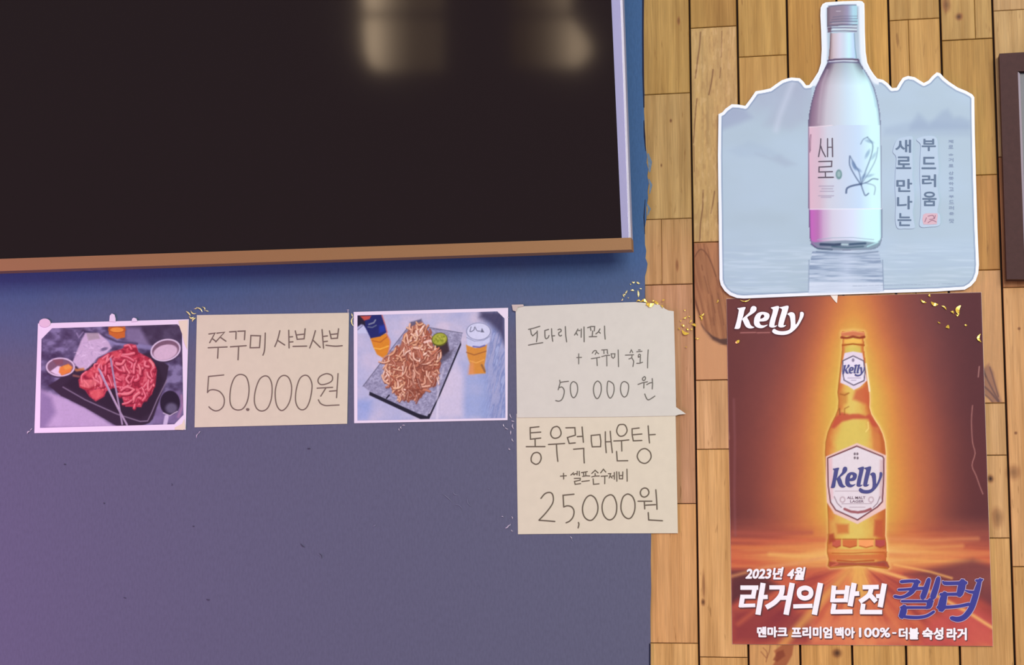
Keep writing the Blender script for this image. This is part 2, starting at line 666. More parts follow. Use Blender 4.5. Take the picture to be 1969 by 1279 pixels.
M_wood = wood_material()
M_gap = mat('dark_batten_behind_planks', (62, 38, 24), 0.9, bump=0.3, bscale=90)
wr = empty('wall_right', P(1600, 1279), kind='structure')
v, fs = bbox_solid(P(1228, 600).x, P(2560, 600).x, 0.012, 0.10, P(1600, 1700).z, P(1600, -420).z)
mesh('plank_backing', v, fs, M_gap, wr)
seams = [(1238, 1251), (1326, 1343.5), (1418, 1438), (1513, 1538.5), (1609, 1638), (1708, 1742), (1806, 1847), (1908, 1951)]
SX = []
for a, b in seams:
    SX.append((P(a, 10).x + P(b, 1258).x) / 2)
while SX[-1] < P(2500, 600).x:
    SX.append(SX[-1] + 0.0935)
# end joints of each column and the tint of every plank from the top down
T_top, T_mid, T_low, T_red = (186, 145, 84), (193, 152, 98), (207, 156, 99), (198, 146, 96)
cols = [
    ([180, 421, 547, 969, 1237], [(190, 148, 88), (196, 156, 104), (190, 146, 98), (186, 138, 102), (206, 153, 98), (214, 165, 104)]),
    ([52, 465, 731, 864, 1264], [(182, 138, 78), (188, 148, 92), (168, 112, 72), (203, 155, 108), (212, 162, 104), (208, 158, 98)]),
    ([107, 600, 1000], [(192, 150, 86), (186, 144, 82), T_mid, (206, 150, 90)]),
    ([640, 1030], [(188, 140, 74), T_mid, (206, 152, 88)]),
    ([-60, 700, 1060], [(186, 140, 78), (194, 146, 76), T_mid, (208, 158, 92)]),
    ([37, 600, 1000], [(192, 150, 90), (188, 144, 82), T_mid, (210, 160, 96)]),
    ([75, 337, 520, 776, 876, 1035], [(192, 152, 94), (190, 146, 82), (186, 134, 74), (198, 146, 94), (202, 158, 108), (204, 158, 106), (206, 158, 100)]),
    ([18, 300, 552, 1090], [(196, 156, 110), (200, 162, 112), (184, 128, 84), (206, 156, 104), (206, 158, 100)]),
]
split = {(5, 1): 0.38, (6, 0): 0.66, (0, 2): 0.33, (5, 2): 0.5}
rr = random.Random(3)


def wood_base(X, Y, c, seed):
    k = Ink(X, Y, c)
    n = vnoise(k.X, k.Y, 5, 110, seed)
    f_ = vnoise(k.X, k.Y, 1.6, 26, seed + 1)
    k.C *= (0.86 + 0.18 * n + 0.10 * f_)[:, None]
    return k


def fig_flame(X, Y, c):
    k = wood_base(X, Y, c, 61)
    z = lambda pts: Zm(1230, 400, 4.263, pts)
    sm_ = lambda pts: smooth(z(pts), 5)
    fl = z([(438, 290), (545, 290), (585, 400), (630, 560), (680, 680), (715, 850), (722, 1080), (690, 1120), (640, 1105), (565, 1050), (505, 950), (468, 830), (438, 720)])
    k.fill(fl, (158, 104, 66), 2.5, 0.95)
    n = vnoise(k.X - (k.Y - 500) * 0.18, k.Y, 3.5, 60, 63)
    idx = k.near(fl, 1)
    ins = idx[k.sdf(fl, idx) < 0]
    k.mix(ins, 0.5 * sst(0.5, 0.75, n[ins]), (122, 70, 42))
    k.mix(ins, 0.4 * sst(0.45, 0.25, n[ins]), (186, 128, 86))
    k.fill(z([(440, 450), (470, 360), (510, 345), (560, 420), (600, 560), (560, 700), (500, 640), (450, 560)]), (140, 92, 56), 4, 0.4)
    k.line(sm_([(452, 400), (480, 355), (510, 340), (555, 385), (595, 470), (625, 560)]), 2.2, (104, 60, 34), 1.5, 0.85)
    k.line(sm_([(438, 690), (465, 790), (500, 900)]), 2.6, (96, 50, 30), 1.5, 0.9)
    k.fill(z([(500, 940), (540, 1000), (600, 1050), (660, 1075), (722, 1070), (720, 1120), (650, 1125), (570, 1075), (520, 1010)]), (74, 42, 34), 2, 0.9)
    for q_ in ([(530, 560), (545, 620), (565, 700)], [(508, 470), (515, 510)], [(640, 700), (665, 800), (690, 960)], [(600, 900), (610, 960)], [(590, 720), (620, 860)]):
        k.line(sm_(q_), 2.0, (118, 70, 42), 1.3, 0.7)
    k.fill(z([(720, 700), (900, 700), (900, 1120), (730, 1100)]), (184, 126, 84), 5, 0.5)
    k.fill(z([(438, 760), (500, 960), (600, 1080), (720, 1140), (820, 1130), (820, 1420), (430, 1420)]), (204, 150, 104), 3, 0.8)
    k.fill(fl, (158, 104, 66), 2, 0.0)
    return k.C


def fig_cracks(X, Y, c):
    k = wood_base(X, Y, c, 66)
    for pts, w in (([(1347, 62), (1345, 90), (1341, 118), (1337, 150)], 2.4), ([(1371, 134), (1368, 158), (1363, 182)], 2.6), ([(1386, 130), (1384, 150)], 1.4), ([(1340, 190), (1336, 235), (1333, 275)], 2.2),
                   ([(1334, 280), (1335, 330)], 1.5), ([(1352, 366), (1351, 400), (1347, 430), (1345.5, 463)], 2.4), ([(1374, 368), (1371, 390), (1367, 410)], 2.2), ([(1381, 390), (1381, 430)], 2.0), ([(1388, 60), (1387, 110)], 1.4)):
        k.line(smooth([(x_, y_) for x_, y_ in pts], 5), w, (112, 72, 40), 1.2, 0.8)
    n = vnoise(k.X, k.Y, 4, 16, 67)
    k.mix(slice(None), 0.35 * sst(0.6, 0.75, n), (214, 176, 128))
    k.mix(slice(None), 0.3 * sst(0.4, 0.25, n), (150, 108, 66))
    return k.C


def fig_bark(X, Y, c):
    k = wood_base(X, Y, c, 70)
    z = lambda pts: Zm(1840, 500, 4.263, pts)
    k.fill(z([(205, 900), (260, 850), (300, 920), (330, 1050), (372, 1180), (300, 1180), (205, 1080)]), (134, 88, 70), 4, 0.75)
    for q_, w in (([(215, 1030), (270, 1080), (350, 1175)], 3.2), ([(225, 930), (280, 1040), (345, 1160)], 2.6), ([(210, 1090), (260, 1130), (300, 1175)], 2), ([(270, 880), (300, 980), (340, 1120)], 2.0), ([(205, 860), (240, 960)], 2.4)):
        k.line(smooth(z(q_), 5), w, (86, 54, 52), 1.6, 0.85)
    return k.C


def fig_flower(X, Y, c):
    k = wood_base(X, Y, c, 74)
    z = lambda pts: Zm(1340, 1080, 5.182, pts)
    k.fill(z([(770, 890), (850, 830), (965, 830), (950, 930), (880, 1060), (740, 1060), (800, 960)]), (158, 84, 48), 2.5, 0.9)
    k.fill(z([(800, 900), (860, 880), (880, 940), (800, 1000), (760, 980)]), (128, 54, 28), 2.5, 0.8)
    for q_ in ([(660, 860), (700, 910), (690, 1000)], [(730, 840), (720, 900), (700, 960)], [(640, 900), (690, 960)]):
        k.line(smooth(z(q_), 4), 1.8, (150, 92, 56), 1.2, 0.8)
    return k.C


FIG = {(1, 2): fig_flame, (1, 1): fig_cracks, (6, 3): fig_bark, (2, 3): fig_flower}
M_fig = print_mat('figured_pine', 0.52, 0.35, 0.4)
ZT, ZB = P(1600, -420).z, P(1600, 1700).z
for ci in range(len(SX) - 1):
    x0, x1 = SX[ci], SX[ci + 1]
    xm = (seams[ci][0] + seams[ci][1]) / 2 + 48 if ci < 8 else 2050
    if ci < len(cols):
        ys, tn = cols[ci]
    else:
        ys, tn = [(137 * ci) % 260, 420 + (211 * ci) % 260, 900 + (173 * ci) % 300], [T_top, T_mid, T_low, T_red]
    zs = [ZT] + [P(xm, y).z for y in ys] + [ZB]
    for k in range(len(zs) - 1):
        dep = rr.choice([0.0, 0.0005, 0.001, 0.0015]) + (0.001 if ci % 2 else 0)
        g = 0.0020
        xl = x0 - 0.004 if ci == 0 else x0 + g
        parts = [(xl, x1 - g)]
        if (ci, k) in split:
            xx = x0 + (x1 - x0) * split[(ci, k)]
            parts = [(xl, xx - 0.0003), (xx + 0.0003, x1 - g)]
        for (a, b) in parts:
            v, fs = bbox_solid(a, b, -dep, 0.011, zs[k + 1] + 0.0006, zs[k] - 0.0006, 0.0011)
            o = mesh('plank', v, fs, M_wood, wr)
            j = rr.uniform(0.97, 1.03)
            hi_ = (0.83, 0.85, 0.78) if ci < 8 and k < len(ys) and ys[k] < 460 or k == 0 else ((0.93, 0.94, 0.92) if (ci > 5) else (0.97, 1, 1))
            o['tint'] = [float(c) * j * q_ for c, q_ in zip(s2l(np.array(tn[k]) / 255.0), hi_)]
            if (ci, k) in FIG:
                y_ = -dep
                q = [pix((X_, y_, Z_)) for X_, Z_ in ((a + .0011, zs[k] - .0017), (b - .0011, zs[k] - .0017), (b - .0011, zs[k + 1] + .0017), (a + .0011, zs[k + 1] + .0017))]
                f_ = sheet_grid('figured_face', q, 1.1, dep + 0.0002, (lambda fn, c_: (lambda X, Y: fn(X, Y, np.array(c_, float))))(FIG[(ci, k)], [c_ * q_ ** 0.45 for c_, q_ in zip(tn[k], hi_)]), M_fig, o)

# ---------------------------------------------------------------- television
M_screen = mat('black_glass_screen', (24, 9, 14), 0.07, 0, 0.36)
M_alu = mat('brushed_pale_aluminium', (158, 156, 192), 0.42, 0.25, 0.5, bump=0.15, bscale=500)
M_alu2 = mat('polished_aluminium_edge', (228, 224, 240), 0.25, 0.5, 0.6)
M_alu_brown = mat('aluminium_brown_reflection', (152, 112, 72), 0.45, 0.3, 0.5, bump=0.15, bscale=500)  # same aluminium as the side; a brown reflection is put into its colour
M_black = mat('black_plastic', (22, 20, 22), 0.5)
TVO = 0.095
tv = empty('television', P(480, 480, 0.05), 'large black wall television with pale side bezel and bottom trim painted with a brown reflection', 'television')


def yb(x):   # lower edge of the bottom trim
    return 521.5 + (480 - 521.5) * x / 1213


def yt(x):   # upper edge of the bottom trim
    return 498 + (457 - 498) * x / 1213


TL, TT = -270, -372
slab('screen', [(TL + 20, TT), (1168, TT), (1175.5, 0), (1195.5, yt(1195)), (TL + 20, yt(TL))], TVO, 0.012, M_screen, tv)
slab('side_bezel', [(1168, TT), (1184, TT), (1192.5, 0), (1209, yt(1209)), (1195.5, yt(1195)), (1175.5, 0)], TVO + 0.003, 0.03, M_alu, tv)
slab('bezel_edge', [(1184, TT), (1188, TT), (1197, 0), (1213.2, yt(1213)), (1209, yt(1209)), (1192.5, 0)], TVO + 0.001, 0.03, M_alu2, tv)
slab('bottom_bezel', [(TL, yt(TL)), (1213.5, yt(1213)), (1214.5, 480), (TL, yb(TL))], TVO + 0.005, 0.034, M_alu_brown, tv)
slab('side_bezel', [(TL, TT), (TL + 20, TT), (TL + 20, yt(TL)), (TL, yt(TL))], TVO + 0.003, 0.03, M_alu, tv)
slab('top_bezel', [(TL, TT - 16), (1188, TT - 16), (1188, TT), (TL, TT)], TVO + 0.003, 0.03, M_alu, tv)
slab('rear_housing', [(TL + 30, TT + 10), (1160, TT + 10), (1180, 440), (TL + 30, 480)], TVO - 0.03, 0.045, M_black, tv)
slab('wall_mount', [(300, -200), (700, -200), (700, 200), (300, 200)], TVO - 0.074, 0.0165, M_black, tv)

# lamps out in the room, seen only as soft patches in the black screen
M_lamp = bpy.data.materials.new('frosted_lamp_glow')
M_lamp.use_nodes = True
_e = M_lamp.node_tree.nodes['Principled BSDF']
_e.inputs['Base Color'].default_value = (0.8, 0.7, 0.55, 1)
_e.inputs['Emission Color'].default_value = (1.0, 0.74, 0.48, 1)
_e.inputs['Emission Strength'].default_value = 11.0


def glow_mat(s_):
    m_ = M_lamp.copy()
    m_.name = 'frosted_lamp_glow'
    m_.node_tree.nodes['Principled BSDF'].inputs['Emission Strength'].default_value = s_
    return m_


def mirrored(px, py, dist):
    p = P(px, py, TVO)
    d = (p - Vector((0, -DIST, CAMZ))).normalized()
    return p + Vector((d.x, -d.y, d.z)) * dist


def lamp_panel(name, quad, material, parent, dist=4.0):
    vs = [mirrored(x, y, dist) for x, y in quad]
    n = len(vs)
    back = [v_ + Vector((0, -0.03, 0.015)) for v_ in vs]
    fs = [tuple(range(n)), tuple(range(2 * n - 1, n - 1, -1))] + [(i, i + n, (i + 1) % n + n, (i + 1) % n) for i in range(n)]
    return mesh(name, vs + back, fs, material, parent)


GL = {s_: glow_mat(s_) for s_ in (14.0, 9.0, 5.0, 2.4, 1.1, 0.5)}
for lab, top, bot, xs, lv in (
        ('frosted ceiling lamp behind the viewer, its left patch mirrored in the screen', lambda x: 38, lambda x: float(np.interp(x, [696, 703, 712, 725, 780, 1000], [40, 92, 122, 134, 138, 132])),
         [696, 704, 712, 724, 738, 756, 780, 850], [5.0, 14.0, 14.0, 9.0, 5.0, 2.4, 1.1]),
        ('frosted ceiling lamp behind the viewer, its right patch mirrored in the screen', lambda x: float(np.interp(x, [900, 1098, 1136], [38, 38, 92])), lambda x: float(np.interp(x, [900, 1050, 1110, 1136], [128, 130, 128, 106])),
         [985, 1020, 1050, 1075, 1095, 1112, 1128, 1136], [0.5, 1.1, 2.4, 5.0, 9.0, 9.0, 5.0])):
    t = empty('ceiling_lamp', mirrored(xs[0], 40, 4.0), lab, 'lamp')
    for a_, b_, l_ in zip(xs[:-1], xs[1:], lv):
        lamp_panel('diffuser', [(a_, top(a_)), (b_, top(b_)), (b_, bot(b_)), (a_, bot(a_) + 0.1)], GL[l_], t)
        if top(b_) < 45:
            lamp_panel('diffuser', [(a_, -95), (b_, -95), (b_, 22), (a_, 22)], GL[l_], t)

# ---------------------------------------------------------------- picture frame at the right edge
M_frame = mat('dark_brown_frame_wood', (70, 44, 42), 0.6, 0, 0.2, bump=0.2, bscale=120, vary=0.08)
M_frame2 = mat('pale_inner_slip', (150, 135, 150), 0.5)
M_fpic = mat('dark_blue_picture', (44, 44, 66), 0.3, vary=0.1, bscale=20)
fr = empty('picture_frame', P(2100, 540, 0), 'dark brown wooden picture frame hanging at the right edge', 'picture frame')
slab('frame_rail', [(1921.5, 103), (2330, 80), (2330, 130), (1957, 137)], 0.030, 0.028, M_frame, fr)
slab('frame_rail', [(1921.5, 103), (1957, 137), (1970, 500), (1936, 537)], 0.030, 0.028, M_frame, fr)
slab('frame_rail', [(1936, 537), (1970, 500), (2340, 497), (2340, 540)], 0.030, 0.028, M_frame, fr)
slab('frame_rail', [(2330, 80), (2370, 76), (2380, 540), (2340, 540), (2330, 130)], 0.030, 0.028, M_frame, fr)
slab('inner_slip', [(1957, 137), (1961, 141), (1974, 497), (1970, 500)], 0.026, 0.02, M_frame2, fr)
slab('picture', [(1958, 137), (2335, 125), (2345, 500), (1971, 500)], 0.018, 0.012, M_fpic, fr)

def tg(o):
    return o


# ---------------------------------------------------------------- lettering shapes of the beer mark (zoomed units)
MARK = [
    [[(203, 158), (265, 148), (398, 132), (372, 215), (345, 340), (300, 470), (262, 632), (140, 640), (150, 600), (200, 420), (238, 215), (232, 190)]],
    [[(330, 400), (430, 310), (500, 240), (510, 190), (540, 125), (590, 105), (640, 120), (660, 160), (645, 220), (590, 270), (500, 330), (440, 375), (480, 450), (520, 550), (570, 590),
      (608, 602), (580, 625), (500, 635), (430, 610), (385, 560), (345, 470), (325, 430)]],
    [[(600, 440), (620, 360), (680, 280), (770, 245), (870, 250), (945, 280), (970, 330), (950, 400), (900, 450), (820, 468), (735, 472), (735, 505), (762, 548), (830, 563), (925, 545),
      (890, 580), (800, 625), (700, 620), (630, 580), (600, 520)], [(748, 402), (762, 340), (800, 305), (835, 320), (840, 360), (810, 388), (775, 402)]],
    [[(995, 150), (1060, 125), (1190, 110), (1165, 250), (1120, 400), (1085, 540), (1090, 570), (1150, 560), (1110, 600), (1040, 615), (975, 600), (960, 560), (985, 430), (1030, 290), (1045, 190)]],
    [[(1195, 140), (1260, 125), (1415, 100), (1395, 230), (1340, 400), (1300, 540), (1310, 560), (1360, 555), (1310, 600), (1230, 612), (1180, 590), (1175, 545), (1205, 400), (1250, 250), (1260, 180)]],
    [[(1390, 300), (1430, 265), (1490, 250), (1550, 275), (1575, 340), (1580, 450), (1590, 545), (1640, 470), (1680, 370), (1690, 290), (1700, 250), (1750, 245), (1780, 280), (1770, 350),
      (1720, 450), (1650, 570), (1560, 670), (1450, 750), (1330, 785), (1200, 785), (1100, 765), (1045, 730), (1030, 700), (1050, 655), (1090, 645), (1130, 670), (1200, 695), (1300, 700),
      (1400, 680), (1455, 640), (1470, 560), (1465, 450), (1440, 340)]]]


def mark(x0, y0, x1, y1):
    def f_(p):
        return (x0 + (p[0] - 140) / (1785 - 140) * (x1 - x0), y0 + (p[1] - 105) / (785 - 105) * (y1 - y0))
    return [[[f_(p) for p in l] for l in lp] for lp in MARK]


M_ink_white = mat('white_print', (250, 246, 252), 0.4)
M_ink_navy = mat('navy_print', (58, 58, 128), 0.4)
M_ink_blue = mat('deep_blue_print', (38, 38, 140), 0.4)
M_ink_pale = mat('pale_lilac_print', (196, 168, 196), 0.4)
M_print = print_mat('glossy_poster_print', 0.5, 0.14)

# ---------------------------------------------------------------- beer poster
BP = [(1397, 574.5), (1887, 562), (1909.5, 1243), (1408, 1239)]
BOT = [(1617.5, 641), (1619, 637.5), (1640, 635), (1661, 637.5), (1663, 641), (1663, 648), (1660.5, 651.5), (1661.5, 660), (1663, 664), (1660.5, 668), (1662, 678), (1665.5, 705), (1669, 735), (1672.5, 755),
       (1673, 770), (1672.5, 783), (1676, 796), (1683, 808), (1691, 820), (1697.5, 834), (1702, 850), (1704, 870), (1704.5, 900), (1704, 960), (1703.5, 1010), (1703, 1030), (1705.5, 1045), (1706, 1060),
       (1704, 1078), (1711, 1091), (1707, 1094), (1650, 1087), (1597, 1092), (1592, 1088), (1594.5, 1076), (1591, 1064), (1591, 1045), (1593.5, 1030), (1593, 1000), (1591, 960), (1588, 900), (1587, 870), (1588, 850),
       (1592, 832), (1599, 815), (1607, 800), (1612, 786), (1613, 770), (1611, 755), (1613, 735), (1617, 700), (1619.5, 675), (1619, 664), (1620.5, 652), (1618, 648)]


def paint_beer(X, Y):
    k = Ink(X, Y, (110, 60, 58))
    x, y = k.X, k.Y
    c = 1640 + (y - 600) * 0.022
    dx = x - c
    left = dx < 0
    sg = np.interp(y, [560, 640, 720, 850, 950, 1010], [92, 100, 112, 140, 150, 140])
    g = np.exp(-(np.abs(dx) / sg) ** 1.55)
    g *= np.interp(y, [560, 600, 680, 760], [0.60, 0.68, 0.88, 1.0])
    g += (vnoise(x, y, 40, 60, 3) - 0.5) * 0.05
    k.C = ramp(g, [(0, (96, 52, 58)), (0.12, (118, 62, 60)), (0.3, (150, 78, 62)), (0.5, (190, 108, 66)), (0.66, (212, 140, 68)), (0.82, (216, 172, 76)), (0.95, (218, 192, 84)), (1.0, (218, 194, 86))])
    k.mix(np.nonzero(left)[0], 0.35 * sst(120, 245, -dx[left]) * sst(900, 600, y[left]), (128, 74, 66))
    k.mix(slice(None), 0.55 * sst(130, 235, dx) * sst(1040, 980, y), (72, 30, 38))
    k.mix(slice(None), 0.3 * sst(150, 235, -dx) * sst(1040, 980, y), (96, 44, 40))
    # dunes of light below
    n = vnoise(x, y, 90, 9, 5)
    low = sst(985, 1075, y)
    band = np.exp(-((y - 1062 - 0.03 * np.abs(dx)) / 26) ** 2) * np.exp(-(np.abs(dx) / 230) ** 3)
    t = np.clip(0.30 + 0.36 * band + 0.30 * (n - 0.4) + 0.16 * np.exp(-(dx / 90) ** 2), 0, 1)
    k.mix(slice(None), low, ramp(t, [(0, (92, 42, 50)), (0.2, (150, 66, 60)), (0.4, (200, 100, 68)), (0.65, (224, 152, 86)), (1, (240, 200, 120))]))
    th = np.arctan2(y - 1078, dx)
    ray = vnoise(th * 60, np.hypot(dx, y - 1078) * 0.2, 9, 30, 8)
    b2 = sst(1080, 1115, y)
    t2 = np.clip(0.30 + 0.75 * (ray - 0.42) + 0.22 * np.exp(-(dx / 55) ** 2), 0, 1)
    k.mix(slice(None), b2 * 0.85, ramp(t2, [(0, (110, 42, 52)), (0.2, (150, 58, 60)), (0.4, (192, 88, 68)), (0.65, (222, 130, 82)), (1, (238, 190, 110))]))
    k.fill([(1404, 1098), (1440, 1096), (1475, 1112), (1500, 1128), (1465, 1150), (1420, 1152), (1404, 1165)], (74, 42, 50), 9, 0.75)
    k.fill([(1404, 1172), (1500, 1165), (1560, 1185), (1560, 1238), (1408, 1238)], (128, 50, 58), 16, 0.7)
    k.fill([(1870, 1075), (1910, 1090), (1912, 1170), (1870, 1140), (1800, 1118), (1740, 1105)], (108, 58, 62), 10, 0.75)
    k.fill([(1790, 1190), (1870, 1165), (1908, 1195), (1911, 1243), (1770, 1243)], (200, 84, 82), 14, 0.7)
    k.fill([(1560, 1200), (1640, 1185), (1720, 1200), (1740, 1241), (1560, 1240)], (222, 132, 92), 14, 0.7)
    k.fill([(1640, 1088), (1664, 1088), (1676, 1150), (1630, 1150)], (236, 196, 96), 9, 0.6)
    k.line([(1632, 1098), (1585, 1150), (1545, 1195), (1505, 1240)], 15, (222, 160, 86), 8, 0.75)
    k.line([(1672, 1092), (1740, 1112), (1810, 1150), (1862, 1178), (1908, 1207)], 6, (240, 186, 108), 3.5, 0.85)
    k.line([(1720, 1086), (1790, 1100), (1830, 1112)], 4, (238, 178, 100), 3, 0.8)
    k.line([(1590, 1070), (1540, 1082), (1470, 1092), (1408, 1108)], 6, (222, 152, 98), 4, 0.7)
    k.line([(1590, 1092), (1520, 1120), (1470, 1160), (1420, 1200)], 8, (210, 110, 74), 6, 0.5)
    for yy, xa, xb, cc in ((1038, 1408, 1590, (206, 106, 72)), (1052, 1408, 1585, (214, 122, 70)), (1066, 1480, 1592, (234, 184, 104)), (1036, 1708, 1880, (218, 140, 88)), (1050, 1706, 1850, (226, 160, 90)),
                           (1066, 1706, 1900, (214, 130, 80)), (1024, 1410, 1560, (170, 84, 70))):
        k.line([(xa, yy), ((xa + xb) / 2, yy + 3), (xb, yy)], 7, cc, 5, 0.6)
    # bottle
    k.fill(BOT, (244, 214, 130), 5, 0.55, grow=2.5)
    k.fill(BOT, (208, 150, 72), 0.9)
    idx = k.near(BOT, 1)
    s = k.sdf(BOT, idx)
    ins = s < 0
    bi = idx[ins]
    bx, by = k.X[bi], k.Y[bi]
    cx = np.interp(by, [640, 1090], [1641, 1649])
    hw = np.interp(by, [640, 665, 700, 760, 785, 810, 840, 870, 1090], [22, 21, 24, 30, 30, 42, 54, 58, 57])
    q = (bx - cx) / hw
    nn = vnoise(bx, by, 9, 14, 11)
    tt = np.clip(1 - np.abs(q + 0.08) ** 2.2 + (nn - 0.5) * 0.25, 0, 1)
    k.mix(bi, np.full(bi.size, 0.95), ramp(tt, [(0, (186, 96, 46)), (0.35, (206, 122, 60)), (0.6, (216, 158, 78)), (0.85, (220, 184, 90)), (1, (222, 196, 100))]))
    k.fill([(1625, 668), (1655, 668), (1656, 678), (1625, 678)], (206, 190, 90), 3, 0.7)
    # neck below label, reddish beer surface
    k.fill([(1645, 750), (1664, 742), (1672, 760), (1672, 780), (1640, 768)], (196, 90, 58), 5, 0.8)
    k.fill([(1614, 752), (1630, 756), (1628, 775), (1614, 780)], (196, 128, 60), 4, 0.7)
    k.line([(1616, 758), (1624, 760), (1632, 756)], 2.5, (150, 84, 30), 1.5, 0.7)
    k.fill([(1606, 803), (1618, 793), (1634, 797), (1640, 796), (1652, 796), (1664, 800), (1672, 796), (1686, 815), (1694, 835), (1684, 832), (1670, 806), (1640, 806), (1618, 812), (1604, 824), (1598, 822)], (188, 76, 56), 3, 0.85)
    k.fill([(1677, 820), (1690, 822), (1694, 880), (1680, 880)], (206, 126, 68), 4, 0.7)
    k.fill([(1622, 812), (1664, 808), (1672, 840), (1664, 858), (1612, 872), (1606, 850)], (214, 192, 92), 7, 0.75)
    k.line([(1669, 812), (1670, 824), (1665, 830)], 2.5, (238, 214, 120), 1.2, 0.8)
    k.line([(1615, 797), (1614, 786)], 2.5, (120, 66, 30), 1.2, 0.7)
    k.line([(1624, 798), (1624, 786), (1632, 782)], 2, (150, 86, 36), 1.2, 0.6)
    # cap and lip
    k.fill([(1617, 640), (1640, 635.5), (1663, 640), (1662, 646), (1618, 646)], (206, 120, 82), 1)
    k.line([(1618, 649), (1628, 650.5), (1640, 647.5), (1653, 650), (1662, 648)], 4.5, (132, 44, 24), 1.2, 0.9)
    k.fill([(1624, 652), (1657, 652), (1658, 660), (1623, 660)], (238, 184, 84), 2, 0.9)
    k.line([(1620, 664), (1640, 661.5), (1661, 664)], 3, (160, 78, 20), 1, 0.9)
    k.line([(1618, 640), (1640, 637), (1662, 640)], 2, (236, 170, 110), 1, 0.7)
    # lower glass
    k.fill([(1592, 1000), (1612, 1000), (1620, 1028), (1594, 1032)], (212, 158, 84), 6, 0.5)
    k.fill([(1608, 1008), (1632, 1008), (1632, 1026), (1610, 1026)], (200, 108, 56), 4, 0.8)
    k.fill([(1682, 1000), (1698, 1000), (1699, 1036), (1680, 1030)], (188, 86, 54), 4, 0.85)
    for (a, b, cc) in ((1600, 1617, (196, 92, 72)), (1620, 1648, (208, 112, 62)), (1651, 1680, (244, 160, 98)), (1683, 1702, (178, 74, 72))):
        k.fill([(a, 1038), (b, 1038), (b, 1050), ((a + b) / 2, 1054), (a, 1050)], cc, 1.6)
        k.line([(a, 1037), (b, 1037)], 2, (168, 84, 26), 1, 0.8)
        k.line([(a + 2, 1050), ((a + b) / 2, 1053), (b - 2, 1050)], 2, (160, 74, 26), 1.2, 0.7)
    k.fill([(1592, 1028), (1603, 1026), (1606, 1040), (1594, 1046)], (160, 62, 40), 3, 0.8)
    k.fill([(1590, 1056), (1704, 1056), (1704, 1062), (1590, 1062)], (226, 142, 78), 2.5, 0.7)
    k.line([(1600, 1064), (1640, 1064), (1660, 1063), (1700, 1062)], 2, (178, 78, 34), 1.2, 0.8)
    k.fill([(1592, 1066), (1700, 1066), (1703, 1076), (1594, 1078)], (204, 104, 58), 3, 0.8)
    k.line([(1610, 1078), (1640, 1080), (1680, 1078)], 3, (168, 60, 30), 1.5, 0.8)
    k.fill([(1594, 1080), (1650, 1082), (1706, 1080), (1709, 1090), (1650, 1088), (1594, 1090)], (160, 62, 52), 2.5, 0.85)
    k.line([(1601, 1076), (1611, 1084), (1600, 1088)], 2.5, (214, 110, 84), 1.4, 0.7)
    k.line([(1688, 1082), (1700, 1080), (1708, 1090)], 3, (150, 84, 70), 1.4, 0.7)
    k.line(BOT[30:52], 1.8, (170, 102, 34), 0.9, 0.85)
    k.line(BOT[11:28], 1.8, (250, 216, 150), 0.9, 0.9)
    k.line([(1665, 700), (1670, 735), (1672, 752)], 3, (250, 236, 210), 1.2, 0.9)
    # labels
    nl = [(1624, 679), (1640, 676), (1658, 679), (1662, 700), (1667, 732), (1654, 744), (1642, 750), (1630, 742), (1616, 736), (1619, 702)]
    k.fill(nl, (226, 212, 226), 1.2)
    hx = [(1640.4, 684.5), (1660.5, 694), (1663.5, 714), (1661.5, 732), (1641.3, 741), (1623, 731), (1620.3, 714), (1620.5, 694), (1640.4, 684.5)]
    k.fill(hx[:-1], (230, 222, 238), 0.8)
    k.line(hx, 2.2, (92, 82, 104), 0.7)
    k.ell(1640.4, 692.6, 2.6, 3.4, (134, 124, 150), soft=1)
    k.line([(1630, 727), (1655, 727)], 1.6, (176, 164, 190), 0.8)
    k.line([(1637, 731.5), (1646, 731.5)], 1.6, (176, 164, 190), 0.8)
    ml = [(1648, 852), (1704, 876), (1704, 940), (1703, 978), (1690, 985), (1649, 1008), (1604, 988), (1590, 966), (1588, 925), (1588, 878)]
    k.fill(ml, (232, 196, 188), 1.4)
    ol = [(1647.5, 858), (1697, 878), (1699.5, 882), (1699, 925), (1696.5, 965), (1687, 975), (1649, 1000), (1607, 981), (1597, 966), (1592.7, 935), (1591.5, 881), (1647.5, 858)]
    k.fill(ol[:-1], (226, 216, 222), 0.8)
    k.fill([(1592, 884), (1600, 880), (1602, 960), (1597, 960)], (228, 180, 186), 3, 0.7)
    k.fill([(1692, 884), (1699, 884), (1697, 960), (1691, 960)], (206, 168, 170), 3, 0.7)
    k.line(ol, 2.6, (112, 62, 70), 0.8)
    for qx, qy in ((1643.5, 873), (1648.5, 873), (1643.5, 880.5), (1649, 881)):
        k.ell(qx, qy, 2.0, 2.6, (112, 98, 108), soft=0.8)
    k.line([(1604, 955), (1610, 968), (1618, 976)], 1.6, (140, 120, 130), 0.7)
    k.line([(1692, 955), (1687, 968), (1679, 976)], 1.6, (140, 120, 130), 0.7)
    k.line([(1624, 979), (1636, 984), (1650, 985.5), (1663, 983.5), (1674, 979)], 5, (156, 92, 98), 0.8)
    k.line([(1606, 944.5), (1650, 944.5)], 1.4, (176, 158, 166), 0.8, 0.8)
    k.line([(1619, 969), (1676, 969)], 1.2, (170, 150, 160), 0.6, 0.9)
    k.line([(1634, 975.5), (1663, 975.5)], 1.6, (170, 150, 160), 0.8, 0.7)
    for xx in (1620, 1675):
        k.ell(xx, 961, 4.5, 5, (176, 150, 158), soft=1.5, ring=1.5)
    # soft dark halo under the mark and the headlines
    for lp in mark(1412.5, 589.5, 1546, 645):
        k.fill([(a, b) for a, b in lp[0]], (72, 34, 44), 3, 0.8, grow=1.8)
